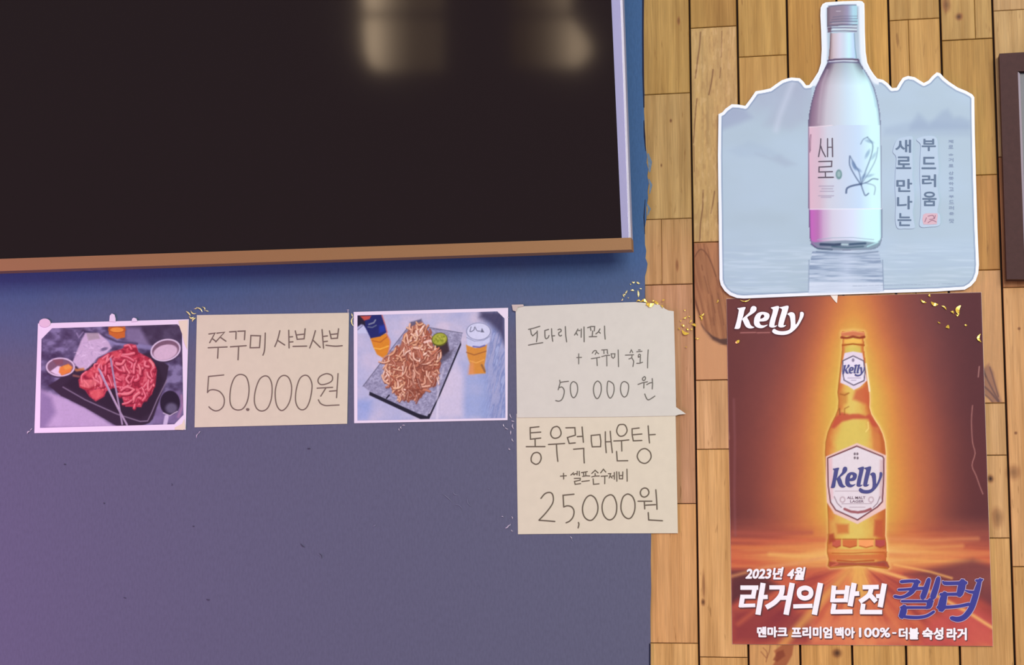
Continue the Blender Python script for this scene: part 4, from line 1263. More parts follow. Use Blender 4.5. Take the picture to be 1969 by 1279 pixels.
def paint_meat(X, Y):
    z = lambda pts: Zm(50, 590, 4.918, pts)
    q = 1 / 4.918
    k = Ink(X, Y, (84, 76, 108))
    x, y = k.X, k.Y
    n = vnoise(x, y, 16, 12, 41)
    k.C = ramp(n, [(0.2, (62, 50, 80)), (0.5, (88, 80, 112)), (0.75, (128, 122, 158))])
    k.fill(z([(950, 170), (1470, 165), (1490, 500), (1180, 380), (940, 310)]), (62, 50, 72), 6, 0.7)
    k.fill(z([(940, 190), (1080, 200), (1180, 380), (1060, 350), (940, 310)]), (160, 152, 190), 6, 0.6)
    k.line(z([(700, 320), (900, 345), (1190, 390)]), 9, (140, 138, 178), 3, 0.8)
    k.line(z([(540, 230), (700, 260), (860, 330), (1050, 350)]), 4, (60, 52, 80), 2, 0.8)
    k.fill(z([(130, 780), (340, 850), (560, 950), (830, 1120), (1000, 1145), (130, 1150)]), (190, 172, 206), 6, 0.95)
    k.fill(z([(130, 780), (240, 860), (280, 1000), (180, 1150), (120, 1150)]), (122, 108, 150), 8, 0.7)
    k.fill(z([(1200, 1110), (1230, 950), (1290, 820), (1460, 790), (1500, 1110)]), (124, 110, 150), 6, 0.8)
    k.line(z([(480, 250), (500, 290), (540, 240)]), 2, (190, 180, 214), 2, 0.6)
    tr = z([(212, 745), (300, 690), (480, 560), (1180, 430), (1350, 560), (1330, 680), (1200, 1060), (1165, 1100), (1080, 1128), (860, 1128), (560, 955), (330, 842)])
    k.fill(tr, (50, 38, 56), 1.6)
    k.fill(z([(360, 740), (480, 640), (900, 600), (1250, 560), (1300, 700), (1180, 1000), (1080, 1060), (880, 1010)]), (40, 28, 44), 4, 0.8)
    k.line(z([(350, 760), (560, 880), (860, 1015), (1080, 1085), (1150, 1080), (1185, 1010), (1240, 880), (1330, 700)]), 2.4, (128, 116, 136), 1.0, 0.9)
    # noodles and radish
    k.fill(z([(520, 320), (560, 250), (690, 250), (780, 330), (810, 390), (760, 440), (680, 480), (610, 560), (560, 600), (500, 585), (440, 520), (470, 450)]), (196, 178, 204), 2.2)
    rr_ = random.Random(4)
    for i in range(60):
        a, b = rr_.uniform(470, 780), rr_.uniform(320, 560)
        if a + b * 0.9 > 1130 or a * 0.7 + b < 740:
            continue
        t = rr_.uniform(0, 3.1)
        k.line(z([(a, b), (a + 40 * math.cos(t), b + 30 * math.sin(t))]), 1.6, rr_.choice([(222, 208, 230), (170, 154, 186), (206, 190, 214)]), 1.0, 0.6)
    k.ell(50 + 740 * q, 590 + 400 * q, 7, 3, (96, 88, 120), -0.3, 1.5, 0.8)
    k.fill(z([(570, 250), (680, 245), (700, 300), (590, 320)]), (150, 142, 140), 2, 0.6)
    # meat
    mp = z([(495, 690), (560, 620), (640, 560), (690, 490), (780, 435), (900, 400), (985, 350), (1040, 360), (1065, 430), (1180, 490), (1238, 600), (1225, 730), (1190, 830), (1110, 900), (1090, 950), (940, 945), (900, 840),
            (840, 760), (760, 800), (740, 850), (660, 895), (600, 850), (560, 790), (505, 760)])
    k.fill(mp, (178, 52, 72), 1.8)
    n = vnoise(x, y, 7, 6, 46)
    im = k.near(mp, 1)
    im = im[k.sdf(mp, im) < -1]
    k.mix(im, 0.75 * sst(0.5, 0.72, n[im]), (222, 118, 126))
    k.mix(im, 0.8 * sst(0.46, 0.3, n[im]), (136, 28, 50))
    for i in range(120):
        a, b = rr_.uniform(520, 1210), rr_.uniform(380, 930)
        pp = z([(a, b)])
        tmp = Ink(np.array([pp[0][0]]), np.array([pp[0][1]]), (0, 0, 0))
        if tmp.sdf(mp, np.array([0]))[0] > -3.5:
            continue
        ca = math.atan2(b - 650, a - 880) + math.pi / 2 + rr_.uniform(-0.7, 0.7)
        r1 = rr_.uniform(26, 62)
        bend = rr_.uniform(-26, 26)
        dx_, dy_ = math.cos(ca), math.sin(ca)
        pts = smooth(z([(a - r1 * dx_, b - r1 * dy_), (a - bend * dy_, b + bend * dx_), (a + r1 * dx_, b + r1 * dy_)]), 4)
        w = rr_.uniform(3.6, 6.5)
        k.line([(u_ + 0.8, v_ + 1.5) for u_, v_ in pts], w + 1.5, (128, 24, 46), 1.2, 0.75)
        k.line(pts, w, rr_.choice([(206, 78, 96), (214, 100, 112), (196, 66, 84), (222, 112, 118)]), 1.1, 0.95)
        k.line([(u_ - 0.4, v_ - 0.7) for u_, v_ in pts], w * 0.35, (236, 162, 166), 0.9, 0.75)
    k.fill(z([(510, 690), (640, 690), (680, 720), (590, 780), (520, 760)]), (232, 132, 128), 3, 0.7)
    k.fill(z([(600, 790), (740, 780), (730, 840), (660, 885), (610, 840)]), (226, 106, 104), 3, 0.7)
    k.line(z([(520, 760), (600, 780), (700, 740)]), 2.4, (160, 40, 48), 1.5, 0.8)
    for cc in ((600, 640), (650, 600), (720, 520), (850, 450)):
        k.ell(50 + cc[0] * q, 590 + cc[1] * q, 9, 6, (222, 96, 100), 0.4, 2.5, 0.6)
    k.line(z([(440, 580), (480, 600), (540, 590)]), 5, (196, 128, 70), 2, 0.85)
    k.line(z([(450, 650), (500, 660)]), 4, (170, 110, 90), 2, 0.7)
    # chopsticks
    k.line(z([(690, 590), (760, 740), (870, 960), (955, 1115)]), 3.6, (168, 152, 178), 0.9)
    k.line(z([(800, 490), (840, 720), (880, 940), (910, 1110)]), 3.4, (158, 142, 168), 0.9)
    k.line(z([(705, 600), (770, 740), (880, 965)]), 1.2, (214, 190, 206), 0.6, 0.8)
    # bowls
    for cx, cy, rx, ry, ro in ((1320, 410, 146, 104, -0.25), (325, 570, 138, 90, 0.0)):
        k.ell(50 + cx * q, 590 + (cy + 14) * q, rx * q, ry * q, (56, 44, 66), ro, 1.5, 0.8)
        k.ell(50 + cx * q, 590 + cy * q, rx * q, ry * q, (210, 198, 216), ro, 1.0)
        k.ell(50 + cx * q, 590 + cy * q, (rx - 16) * q, (ry - 14) * q, (120, 92, 110), ro, 1.0)
    k.ell(50 + 1318 * q, 590 + 430 * q, 116 * q, 70 * q, (206, 184, 200), -0.25, 1.4)
    k.fill(z([(230, 610), (300, 560), (330, 565), (330, 650), (280, 640)]), (222, 208, 226), 1.6)
    k.fill(z([(320, 570), (400, 540), (440, 570), (420, 620), (340, 650), (310, 620)]), (222, 132, 58), 1.8)
    k.fill(z([(350, 560), (410, 550), (430, 580), (370, 600)]), (226, 160, 70), 1.6, 0.8)
    k.fill(z([(250, 500), (350, 495), (350, 540), (290, 555)]), (132, 82, 92), 2, 0.8)
    # beer glass at the top
    k.fill(z([(780, 190), (938, 188), (936, 290), (860, 305), (784, 260)]), (196, 106, 42), 1.4)
    k.ell(50 + 860 * q, 590 + 218 * q, 74 * q, 26 * q, (226, 150, 62), 0, 1.2)
    k.ell(50 + 860 * q, 590 + 218 * q, 74 * q, 26 * q, (170, 84, 30), 0, 0.7, 0.9, ring=1.4)
    # spoon
    k.ell(50 + 1362 * q, 590 + 910 * q, 94 * q, 116 * q, (36, 28, 46), 0, 1.2)
    k.ell(50 + 1375 * q, 590 + 960 * q, 56 * q, 50 * q, (110, 108, 132), 0, 4, 0.8)
    k.line(z([(1300, 1005), (1360, 1030), (1430, 990)]), 2, (214, 206, 222), 1, 0.8)
    k.line(z([(1330, 1040), (1315, 1115)]), 8, (206, 196, 222), 1.5, 0.9)
    k.line(z([(1470, 840), (1480, 940), (1440, 1040)]), 4, (190, 140, 170), 3, 0.6)
    k.C *= (0.97 + 0.06 * vnoise(x, y, 3, 3, 44))[:, None]
    return k.C


def paint_squid(X, Y):
    z = lambda pts: Zm(670, 580, 4.918, pts)
    q = 1 / 4.918
    k = Ink(X, Y, (182, 184, 214))
    x, y = k.X, k.Y
    n = vnoise(x, y, 34, 30, 51)
    k.C = ramp(n, [(0.2, (168, 176, 212)), (0.5, (184, 186, 214)), (0.8, (204, 196, 216))])
    st_ = vnoise(x * 1.0 + y * 0.25, y, 3.2, 24, 52)
    rgt = sst(905, 955, x)
    k.mix(slice(None), rgt * 0.75 * (0.55 + 0.6 * sst(0.4, 0.6, st_)), (118, 134, 184))
    k.mix(slice(None), rgt * 0.5 * sst(0.6, 0.75, st_), (192, 204, 236))
    k.fill(z([(1250, 90), (1480, 90), (1485, 420), (1430, 300), (1330, 200), (1240, 150)]), (58, 54, 86), 8, 0.85)
    k.fill(z([(60, 930), (230, 930), (180, 1130), (60, 1130)]), (132, 158, 216), 10, 0.6)
    k.fill(z([(1090, 700), (1320, 690), (1330, 1100), (1080, 1100)]), (142, 164, 212), 10, 0.6)
    k.fill(z([(850, 780), (1020, 560), (1090, 700), (1080, 1090), (830, 1100)]), (214, 204, 222), 10, 0.7)
    # plate
    k.fill(z([(200, 850), (680, 1060), (770, 1060), (830, 930), (1062, 370), (1066, 410), (870, 880), (765, 1110), (680, 1112), (196, 885)]), (34, 32, 50), 1.2)
    pl = z([(138, 800), (600, 195), (690, 165), (735, 240), (1078, 298), (1062, 380), (835, 930), (745, 1085), (660, 1060), (200, 850)])
    k.fill(pl, (150, 150, 178), 1.2)
    i = k.near(pl, 1)
    j = i[k.sdf(pl, i) < -0.5]
    sn = vnoise(x[j] + y[j] * 0.7, y[j] - x[j] * 0.4, 4, 3, 53)
    k.mix(j, 0.7 * sst(0.55, 0.7, sn), (176, 178, 204))
    k.mix(j, 0.4 * sst(0.45, 0.3, sn), (108, 108, 136))
    k.line(z([(138, 800), (600, 195)]), 1.6, (96, 96, 120), 0.8, 0.8)
    k.line(z([(735, 240), (1078, 298)]), 1.4, (96, 96, 120), 0.8, 0.8)
    k.line(z([(360, 915), (385, 885)]), 2.4, (34, 32, 50), 0.8)
    k.fill(z([(580, 195), (690, 165), (690, 230), (600, 260)]), (84, 78, 100), 2.5, 0.7)
    # sauce cup
    k.fill(z([(795, 380), (935, 350), (955, 470), (900, 520), (840, 500)]), (56, 38, 46), 2.5, 0.95)
    k.fill(z([(850, 520), (960, 470), (1000, 440), (960, 530), (870, 590)]), (70, 64, 84), 4, 0.7)
    # fried strips
    sp = z([(690, 190), (740, 260), (790, 330), (800, 420), (850, 490), (865, 620), (830, 790), (740, 830), (660, 930), (480, 935), (440, 850), (360, 760), (325, 680), (370, 620), (330, 560), (400, 480), (490, 420),
            (520, 330), (590, 240)])
    k.fill(sp, (170, 106, 84), 2.2)
    r_ = random.Random(9)
    cand = sorted([(r_.uniform(335, 855), r_.uniform(200, 925)) for _ in range(430)], key=lambda q_: q_[1] * 0.5 + r_.uniform(0, 400))
    for a, b in cand:
        pp = z([(a, b)])
        tmp = Ink(np.array([pp[0][0]]), np.array([pp[0][1]]), (0, 0, 0))
        if tmp.sdf(sp, np.array([0]))[0] > 0.5:
            continue
        t = r_.uniform(-2.3, -0.8) if r_.random() < 0.62 else r_.uniform(0, 3.14)
        r1 = r_.uniform(45, 105)
        c = r_.choice([(236, 190, 160), (242, 208, 186), (226, 172, 134), (210, 148, 110), (232, 184, 140), (196, 120, 92), (168, 92, 68)])
        dark = b > 540 and 540 < a < 800
        if dark:
            c = r_.choice([(150, 84, 62), (176, 100, 74), (200, 130, 100), (132, 70, 54), (222, 168, 138)])
        bend = r_.uniform(-22, 22)
        ct, stt = math.cos(t), math.sin(t)
        pts = smooth(z([(a - r1 * ct / 2, b - r1 * stt / 2), (a - bend * stt, b + bend * ct), (a + r1 * ct / 2, b + r1 * stt / 2)]), 4)
        w = r_.uniform(1.9, 3.6)
        k.line([(u_ + 0.7, v_ + 1.2) for u_, v_ in pts], w + 1.2, (118, 62, 50), 1.1, 0.6)
        k.line(pts, w, c, 0.9, 0.95)
        if r_.random() < 0.5:
            k.line([(u_ - 0.4, v_ - 0.5) for u_, v_ in pts], w * 0.3, (250, 228, 212), 0.8, 0.6)
    k.line(z([(720, 385), (770, 370), (820, 385)]), 4.5, (240, 206, 192), 1.2, 0.9)
    k.ell(670 + 862 * q, 580 + 358 * q, 76 * q, 64 * q, (92, 92, 34), -0.2, 1.0)
    k.ell(670 + 862 * q, 580 + 354 * q, 68 * q, 54 * q, (164, 172, 62), -0.2, 1.0)
    for t_ in range(26):
        a, b = 862 + r_.uniform(-50, 50), 354 + r_.uniform(-34, 34)
        k.ell(670 + a * q, 580 + b * q, 2.2, 1.6, r_.choice([(120, 134, 40), (190, 186, 84), (140, 150, 50)]), r_.uniform(0, 3), 0.8, 0.7)
    # dark bottle and glass at top left
    k.fill(z([(205, 340), (300, 310), (360, 300), (392, 360), (390, 430), (368, 500), (320, 530), (270, 500), (235, 430)]), (214, 136, 42), 1.4)
    k.line(z([(225, 370), (300, 385), (370, 330)]), 2, (170, 90, 40), 1, 0.8)
    k.line(z([(245, 440), (300, 450), (380, 420)]), 2.4, (244, 190, 80), 1.2, 0.8)
    k.line(z([(360, 300), (398, 380), (380, 480)]), 2.4, (206, 130, 130), 1, 0.8)
    k.fill(z([(84, 128), (310, 118), (345, 215), (362, 290), (300, 330), (210, 348), (165, 255), (130, 205), (84, 235)]), (34, 40, 104), 1.2)
    k.fill(z([(84, 135), (150, 130), (160, 230), (120, 215), (84, 240)]), (36, 30, 48), 2, 0.9)
    k.fill(z([(110, 138), (215, 134), (200, 165), (150, 180)]), (204, 84, 70), 1.6, 0.9)
    k.line(z([(195, 215), (240, 200), (255, 175)]), 3, (150, 160, 170), 1, 0.75)
    k.line(z([(185, 240), (225, 245), (262, 225)]), 2.4, (120, 134, 150), 1, 0.7)
    k.line(z([(318, 130), (345, 215), (366, 292)]), 2.4, (204, 110, 100), 1, 0.75)
    k.fill(z([(290, 230), (340, 220), (350, 280), (290, 300)]), (40, 70, 190), 3, 0.6)
    k.fill(z([(84, 270), (140, 220), (180, 300), (84, 300)]), (196, 204, 232), 1.4, 0.9)
    k.line(z([(86, 268), (136, 228)]), 1.6, (110, 110, 140), 0.8, 0.8)
    # beer glass
    k.fill(z([(1112, 410), (1310, 400), (1300, 520), (1285, 600), (1298, 680), (1140, 688), (1150, 590), (1125, 520)]), (210, 142, 60), 1.6)
    k.fill(z([(1140, 600), (1180, 560), (1190, 690), (1130, 690)]), (222, 150, 110), 4, 0.6)
    k.line(z([(1116, 480), (1190, 505), (1300, 470)]), 2.2, (150, 92, 50), 1, 0.8)
    k.line(z([(1150, 560), (1210, 580), (1280, 550)]), 2, (236, 176, 90), 1, 0.8)
    k.line(z([(1260, 600), (1290, 660)]), 3.6, (120, 84, 60), 1.5, 0.7)
    k.fill(z([(1112, 280), (1345, 280), (1335, 380), (1290, 420), (1200, 440), (1125, 415)]), (196, 204, 232), 1.2)
    k.line(z([(1180, 425), (1240, 432), (1290, 415)]), 3, (92, 88, 160), 1.2, 0.8)
    k.ell(670 + 1230 * q, 580 + 282 * q, 117 * q, 84 * q, (206, 212, 236), 0, 0.9)
    k.ell(670 + 1230 * q, 580 + 282 * q, 113 * q, 80 * q, (128, 134, 166), 0, 0.6, 0.85, ring=1.3)
    k.line(smooth(z([(1160, 240), (1150, 285), (1185, 270), (1195, 240), (1215, 275), (1245, 280)]), 3), 1.6, (100, 104, 128), 0.7, 0.85)
    k.fill(z([(1250, 290), (1262, 250), (1285, 292)]), (92, 96, 118), 0.9, 0.85)
    k.line(z([(1118, 340), (1190, 375), (1280, 365), (1338, 330)]), 1.6, (140, 148, 180), 0.8, 0.8)
    k.line(z([(838, 1120), (850, 780), (900, 640)]), 3, (236, 232, 244), 3, 0.5)
    k.C *= (0.97 + 0.06 * vnoise(x, y, 3, 3, 54))[:, None]
    return k.C


def cut_corners(q, c):
    """outline of quad q with the corners cut by c pixels (c per corner)"""
    out = []
    for i in range(4):
        a, b, d = np.array(q[i - 1], float), np.array(q[i], float), np.array(q[(i + 1) % 4], float)
        ci = c[i]
        if ci <= 0:
            out.append(tuple(b))
            continue
        out.append(tuple(b + (a - b) / np.hypot(*(a - b)) * ci))
        out.append(tuple(b + (d - b) / np.hypot(*(d - b)) * ci))
    return out


def photo(label, outer, inner, cuts, paint, off):
    t = empty('food_photograph', P(sum(p[0] for p in outer) / 4, outer[3][1], off), label, 'photograph')
    slab('laminated_sheet', outer, off, 0.0006, M_lam, t)
    oc = cut_corners(inner, cuts)

    def keep(X, Y):
        k = Ink(X, Y, (0, 0, 0))
        return (k.sdf(oc, np.arange(k.X.size)) < 0.7).reshape(X.shape)
    sheet_grid('printed_face', inner, 0.9, off + 0.0003, paint, M_photo, t, keep=keep)
    return t


ph1 = photo('laminated photo of raw sliced red meat on a black tray, leftmost sheet', [(73, 622), (363, 614), (357, 826.5), (66, 833)], [(80, 632), (349.5, 623.5), (353, 815.5), (77, 823)], (20, 9, 18, 0), paint_meat, 0.0052)
M_corner = mat('cream_tape_corner', (226, 216, 190), 0.5)
slab('taped_corner', [(343, 617), (361, 615.5), (359.5, 672), (354.5, 660), (350, 642), (345, 628)], 0.0062, 0.0005, M_corner, ph1)
slab('taped_corner', [(336, 822), (350, 815), (354, 806), (356.5, 824), (352, 827), (336, 826.5)], 0.0062, 0.0005, M_corner, ph1)
ph2 = photo('laminated photo of shredded fried squid on a slate plate beside a beer glass', [(680, 600), (977, 592), (976, 808), (681, 814)], [(687.3, 606.5), (970, 598.5), (972, 804), (687.3, 809)], (0, 14, 0, 0), paint_squid, 0.0052)
M_tape_clear = mat('milky_tape', (214, 206, 220), 0.25, spec=0.7)

# ---------------------------------------------------------------- handwritten cards
M_card = mat('cream_card', (211, 204, 178), 0.62, bump=0.2, bscale=60, vary=0.02)
M_pen = mat('brown_grey_pen', (112, 96, 84), 0.6)
M_pen2 = mat('grey_pen', (104, 100, 92), 0.6)
M_pen3 = mat('dark_olive_pen', (98, 86, 70), 0.6)


def card(label, outline, strokes, pen, off=0.005, thick=0.0006, material=None, extra=None):
    cx = sum(p[0] for p in outline) / len(outline)
    t = empty('menu_card', P(cx, max(p[1] for p in outline), off), label, 'card', 'handwritten menu cards')
    slab('card_sheet', outline, off, thick, material or M_card, t)
    v, fs = ribbon(strokes, off + 0.0003, 0.000004)
    mesh('handwriting', v, fs, pen, t)
    return t


def zz(o, s, lst, w, sm=True):
    out = []
    for it in lst:
        pts = it[1:] if isinstance(it[0], str) else it
        mode = it[0] if isinstance(it[0], str) else 'l'
        p = Zm(o[0], o[1], s, pts)
        if mode == 'c':
            p = smooth(p, 6)
        elif mode == 'o':
            p = smooth(p, 6, True)
        out.append((p, w))
    return out


c1 = zz((360, 590), 4.918, [
    [(205, 258), (262, 249), (212, 340)], [(238, 302), (272, 328)], [(280, 250), (352, 241), (270, 332)], [(318, 292), (366, 326)], [(198, 388), (378, 380)], [(293, 385), (287, 487)],
    [(400, 238), (462, 234), (460, 306)], [(478, 232), (546, 229), (541, 312)], [(408, 379), (558, 368)], [(486, 376), (480, 502)],
    [(602, 272), (595, 388), (683, 386), (692, 275), (602, 272)], ['c', (738, 248), (732, 400), (716, 458)],
    ['c', (876, 226), (855, 310), (828, 377)], [(852, 316), (922, 362)], [(960, 222), (963, 390)], [(966, 286), (997, 283)], [(966, 334), (1000, 331)],
    [(1022, 228), (1040, 308), (1105, 303), (1115, 208)], [(1035, 266), (1112, 258)], [(1000, 375), (1130, 372)],
    ['c', (1212, 226), (1188, 310), (1158, 390)], [(1185, 312), (1258, 384)], [(1275, 216), (1289, 392)], [(1282, 281), (1326, 276)], [(1286, 331), (1326, 326)],
    [(1345, 228), (1362, 301), (1420, 297), (1431, 208)], [(1357, 262), (1427, 255)], ['c', (1312, 364), (1400, 373), (1466, 368)]], 2.5)
c1 += zz((360, 590), 4.918, [
    [(346, 645), (202, 659), (191, 812)], ['c', (191, 812), (212, 790), (255, 785), (310, 805), (348, 862), (345, 930), (312, 972), (268, 985), (228, 968), (205, 946)],
    ['o', (505, 640), (450, 668), (412, 765), (404, 890), (428, 955), (480, 977), (532, 958), (572, 880), (584, 765), (560, 668)],
    ['o', (732, 654), (682, 690), (645, 790), (635, 895), (660, 965), (710, 986), (762, 955), (796, 865), (801, 745), (775, 672)],
    ['o', (908, 650), (862, 688), (833, 790), (838, 900), (864, 963), (900, 981), (945, 942), (978, 862), (986, 750), (958, 670)],
    ['o', (1108, 648), (1062, 685), (1030, 788), (1025, 892), (1050, 955), (1090, 975), (1132, 948), (1165, 862), (1180, 740), (1152, 665)],
    ['o', (1308, 634), (1255, 660), (1236, 702), (1262, 735), (1320, 728), (1368, 700), (1372, 658), (1345, 638)], [(1228, 770), (1375, 762)], [(1310, 770), (1262, 846)], [(1345, 799), (1416, 793)],
    [(1426, 632), (1412, 860)], ['c', (1240, 880), (1262, 915), (1308, 934), (1370, 932), (1436, 929)]], 2.3)
c1 += [([(474.9, 787.2), (477.6, 787.4)], 4.6), ([(475.2, 788.6), (477.4, 788.8)], 3.6)]
card('cream card handwritten 쭈꾸미 샤브샤브 50,000원, between the two food photos', [(378.5, 606), (671, 601.5), (667.5, 815), (374, 822)], c1, M_pen)

c3 = zz((1010, 615), 11.582, [
    [(72, 215), (180, 190), (325, 145)], [(118, 225), (135, 320), (165, 358), (200, 330), (262, 270)], [(266, 250), (266, 380), (250, 490)], [(72, 566), (200, 540), (390, 510)],
    [(520, 215), (435, 240), (440, 380)], ['c', (435, 245), (440, 380), (468, 422), (510, 395), (530, 350)], [(585, 200), (590, 340), (612, 480)], [(600, 362), (655, 355)],
    ['c', (728, 225), (770, 208), (800, 230), (790, 265), (748, 290), (750, 340), (780, 362), (808, 345)], [(892, 152), (900, 340), (922, 492)],
    [(1172, 208), (1130, 290), (1096, 340)], [(1130, 285), (1165, 340)], [(1185, 240), (1215, 238)], [(1248, 205), (1246, 390)], [(1308, 160), (1312, 490)],
    [(1388, 178), (1465, 150), (1546, 150), (1538, 250)], [(1450, 170), (1462, 240)], [(1502, 250), (1490, 370)], [(1425, 378), (1590, 374)],
    ['c', (1664, 205), (1625, 270), (1572, 315)], [(1630, 265), (1672, 298)], [(1765, 140), (1768, 300), (1780, 432)]], 2.2)
c3 += zz((1100, 665), 12.306, [
    [(157, 190), (157, 430)], [(110, 280), (225, 275)], ['c', (478, 175), (510, 130), (550, 112), (580, 130), (570, 160), (545, 205)], [(575, 150), (630, 188)], [(455, 305), (560, 290), (660, 272)], [(585, 290), (596, 470)],
    [(700, 100), (832, 92), (840, 185)], [(752, 105), (755, 185)], [(830, 150), (845, 190)], [(700, 258), (800, 228), (890, 226)], [(820, 232), (824, 478)],
    [(925, 190), (940, 270), (975, 296), (1008, 265), (1015, 190), (925, 190)], ['c', (1090, 98), (1095, 300), (1100, 495)],
    [(1372, 165), (1400, 95), (1435, 160)], [(1262, 222), (1360, 218), (1455, 212)], [(1420, 218), (1412, 285), (1345, 312)], ['c', (1412, 285), (1455, 360), (1450, 430), (1440, 492)],
    [(1570, 100), (1612, 98)], [(1530, 142), (1655, 130)], ['c', (1568, 270), (1572, 215), (1600, 200), (1620, 225), (1600, 260), (1575, 265)], [(1618, 265), (1610, 410)], [(1530, 415), (1600, 414), (1668, 390)], ['c', (1802, 95), (1790, 290), (1786, 525)]], 1.9)
c3 += zz((1060, 715), 9.376, [
    [(152, 152), (160, 200), (125, 325)], [(160, 192), (230, 180), (310, 172)], ['c', (140, 290), (190, 275), (232, 330), (225, 420), (190, 500), (140, 530), (80, 520)],
    ['o', (390, 180), (350, 230), (345, 330), (365, 430), (405, 468), (450, 420), (475, 330), (465, 230), (430, 190)], ['o', (825, 170), (780, 220), (760, 320), (780, 430), (825, 485), (870, 440), (900, 340), (895, 230), (860, 180)],
    ['o', (1025, 172), (1008, 260), (1008, 360), (1030, 440), (1065, 475), (1110, 420), (1132, 330), (1125, 240), (1090, 195)], ['o', (1305, 178), (1262, 220), (1248, 320), (1270, 410), (1315, 455), (1365, 420), (1392, 320), (1390, 230), (1350, 188)],
    ['o', (1675, 90), (1645, 120), (1655, 155), (1685, 150), (1700, 115), (1690, 92)], [(1565, 228), (1640, 200), (1735, 180)], [(1672, 195), (1668, 295)], [(1720, 232), (1780, 200), (1815, 196)], [(1820, 122), (1826, 220), (1820, 310)],
    ['c', (1685, 400), (1715, 475), (1745, 505), (1790, 490), (1868, 438)]], 2.0)
M_card3 = mat('grey_cream_card', (208, 206, 194), 0.62, bump=0.2, bscale=60, vary=0.02)
o3 = [(991.5, 589.5), (1030, 588.2), (1120, 584.6), (1200, 581.6), (1222, 581), (1245, 582.5), (1262, 584.5), (1272, 588), (1279, 594), (1285, 597), (1295.5, 598.5), (1298, 690), (1300, 783), (1306, 787), (1312, 791), (1319, 796),
      (1305, 797.5), (1299, 799.5), (1200, 801.5), (1000, 803), (994, 803)]
cd3 = card('grey-cream card handwritten 도다리 세꼬시 + 쭈꾸미 숙회, upper of two joined cards', o3, c3, M_pen2, off=0.0062, material=M_card3)

c4 = zz((1000, 805), 13.462, [
    [(490, 212), (262, 235), (262, 370), (270, 535), (535, 505)], [(270, 370), (535, 352)], [(388, 540), (392, 725)], [(160, 728), (645, 726)],
    ['o', (420, 878), (340, 910), (290, 1010), (295, 1110), (350, 1160), (420, 1185), (500, 1140), (545, 1040), (530, 940), (480, 890)],
    ['o', (940, 205), (850, 240), (798, 340), (800, 430), (850, 495), (920, 510), (1000, 485), (1050, 430), (1060, 350), (1020, 250), (980, 215)], [(735, 672), (940, 660), (1155, 645)], ['c', (942, 665), (955, 900), (978, 1110)],
    [(1185, 240), (1418, 236), (1432, 430), (1225, 492), (1272, 645), (1430, 630)], ['c', (1605, 218), (1625, 450), (1640, 615)], [(1480, 468), (1612, 460)], [(1385, 795), (1648, 772), (1650, 960), (1662, 1150)]], 2.5)
c4 += zz((1120, 805), 12.787, [
    [(215, 415), (430, 395), (452, 560), (445, 690), (240, 695), (218, 560), (215, 415)], ['c', (562, 325), (565, 600), (585, 840)], ['c', (682, 312), (705, 580), (735, 840)], [(570, 572), (700, 568)],
    ['o', (960, 145), (890, 165), (845, 270), (850, 350), (900, 420), (960, 435), (1040, 400), (1095, 310), (1080, 220), (1035, 155)], [(770, 552), (940, 545), (1140, 525)], [(960, 550), (968, 800)], [(838, 808), (855, 1040), (1115, 1036)],
    [(1395, 232), (1220, 252), (1222, 400), (1250, 548), (1460, 538)], [(1235, 400), (1460, 380)], ['c', (1615, 180), (1630, 400), (1648, 600)], [(1650, 400), (1790, 392)],
    ['o', (1520, 738), (1420, 780), (1355, 880), (1355, 970), (1420, 1065), (1530, 1102), (1620, 1060), (1685, 960), (1670, 840), (1600, 765)]], 2.4)
c4 += zz((1070, 895), 13.127, [
    [(178, 200), (182, 345)], [(100, 272), (250, 262)], [(430, 185), (400, 215), (362, 245)], [(405, 210), (450, 240)], [(455, 215), (520, 210)], [(525, 150), (520, 245)], [(575, 150), (578, 260)],
    [(450, 330), (600, 325), (598, 375), (455, 405), (470, 480), (610, 460)], [(630, 185), (780, 158)], [(680, 180), (690, 265)], [(740, 175), (740, 262)], [(660, 278), (745, 265), (840, 268)], [(640, 408), (830, 385)],
    [(890, 205), (975, 125), (1050, 190)], [(975, 205), (978, 265)], [(890, 290), (975, 270), (1080, 268)], [(925, 340), (935, 480), (1075, 465)], [(1115, 190), (1185, 98), (1245, 170)], [(1125, 275), (1290, 265)], [(1220, 275), (1218, 465)],
    [(1310, 210), (1370, 208), (1330, 320)], [(1355, 265), (1405, 320)], [(1405, 270), (1455, 265)], [(1460, 180), (1462, 350)], [(1520, 160), (1525, 400)],
    [(1578, 170), (1590, 340), (1670, 338), (1675, 165)], [(1585, 260), (1670, 255)], [(1778, 95), (1785, 400)]], 2.1)
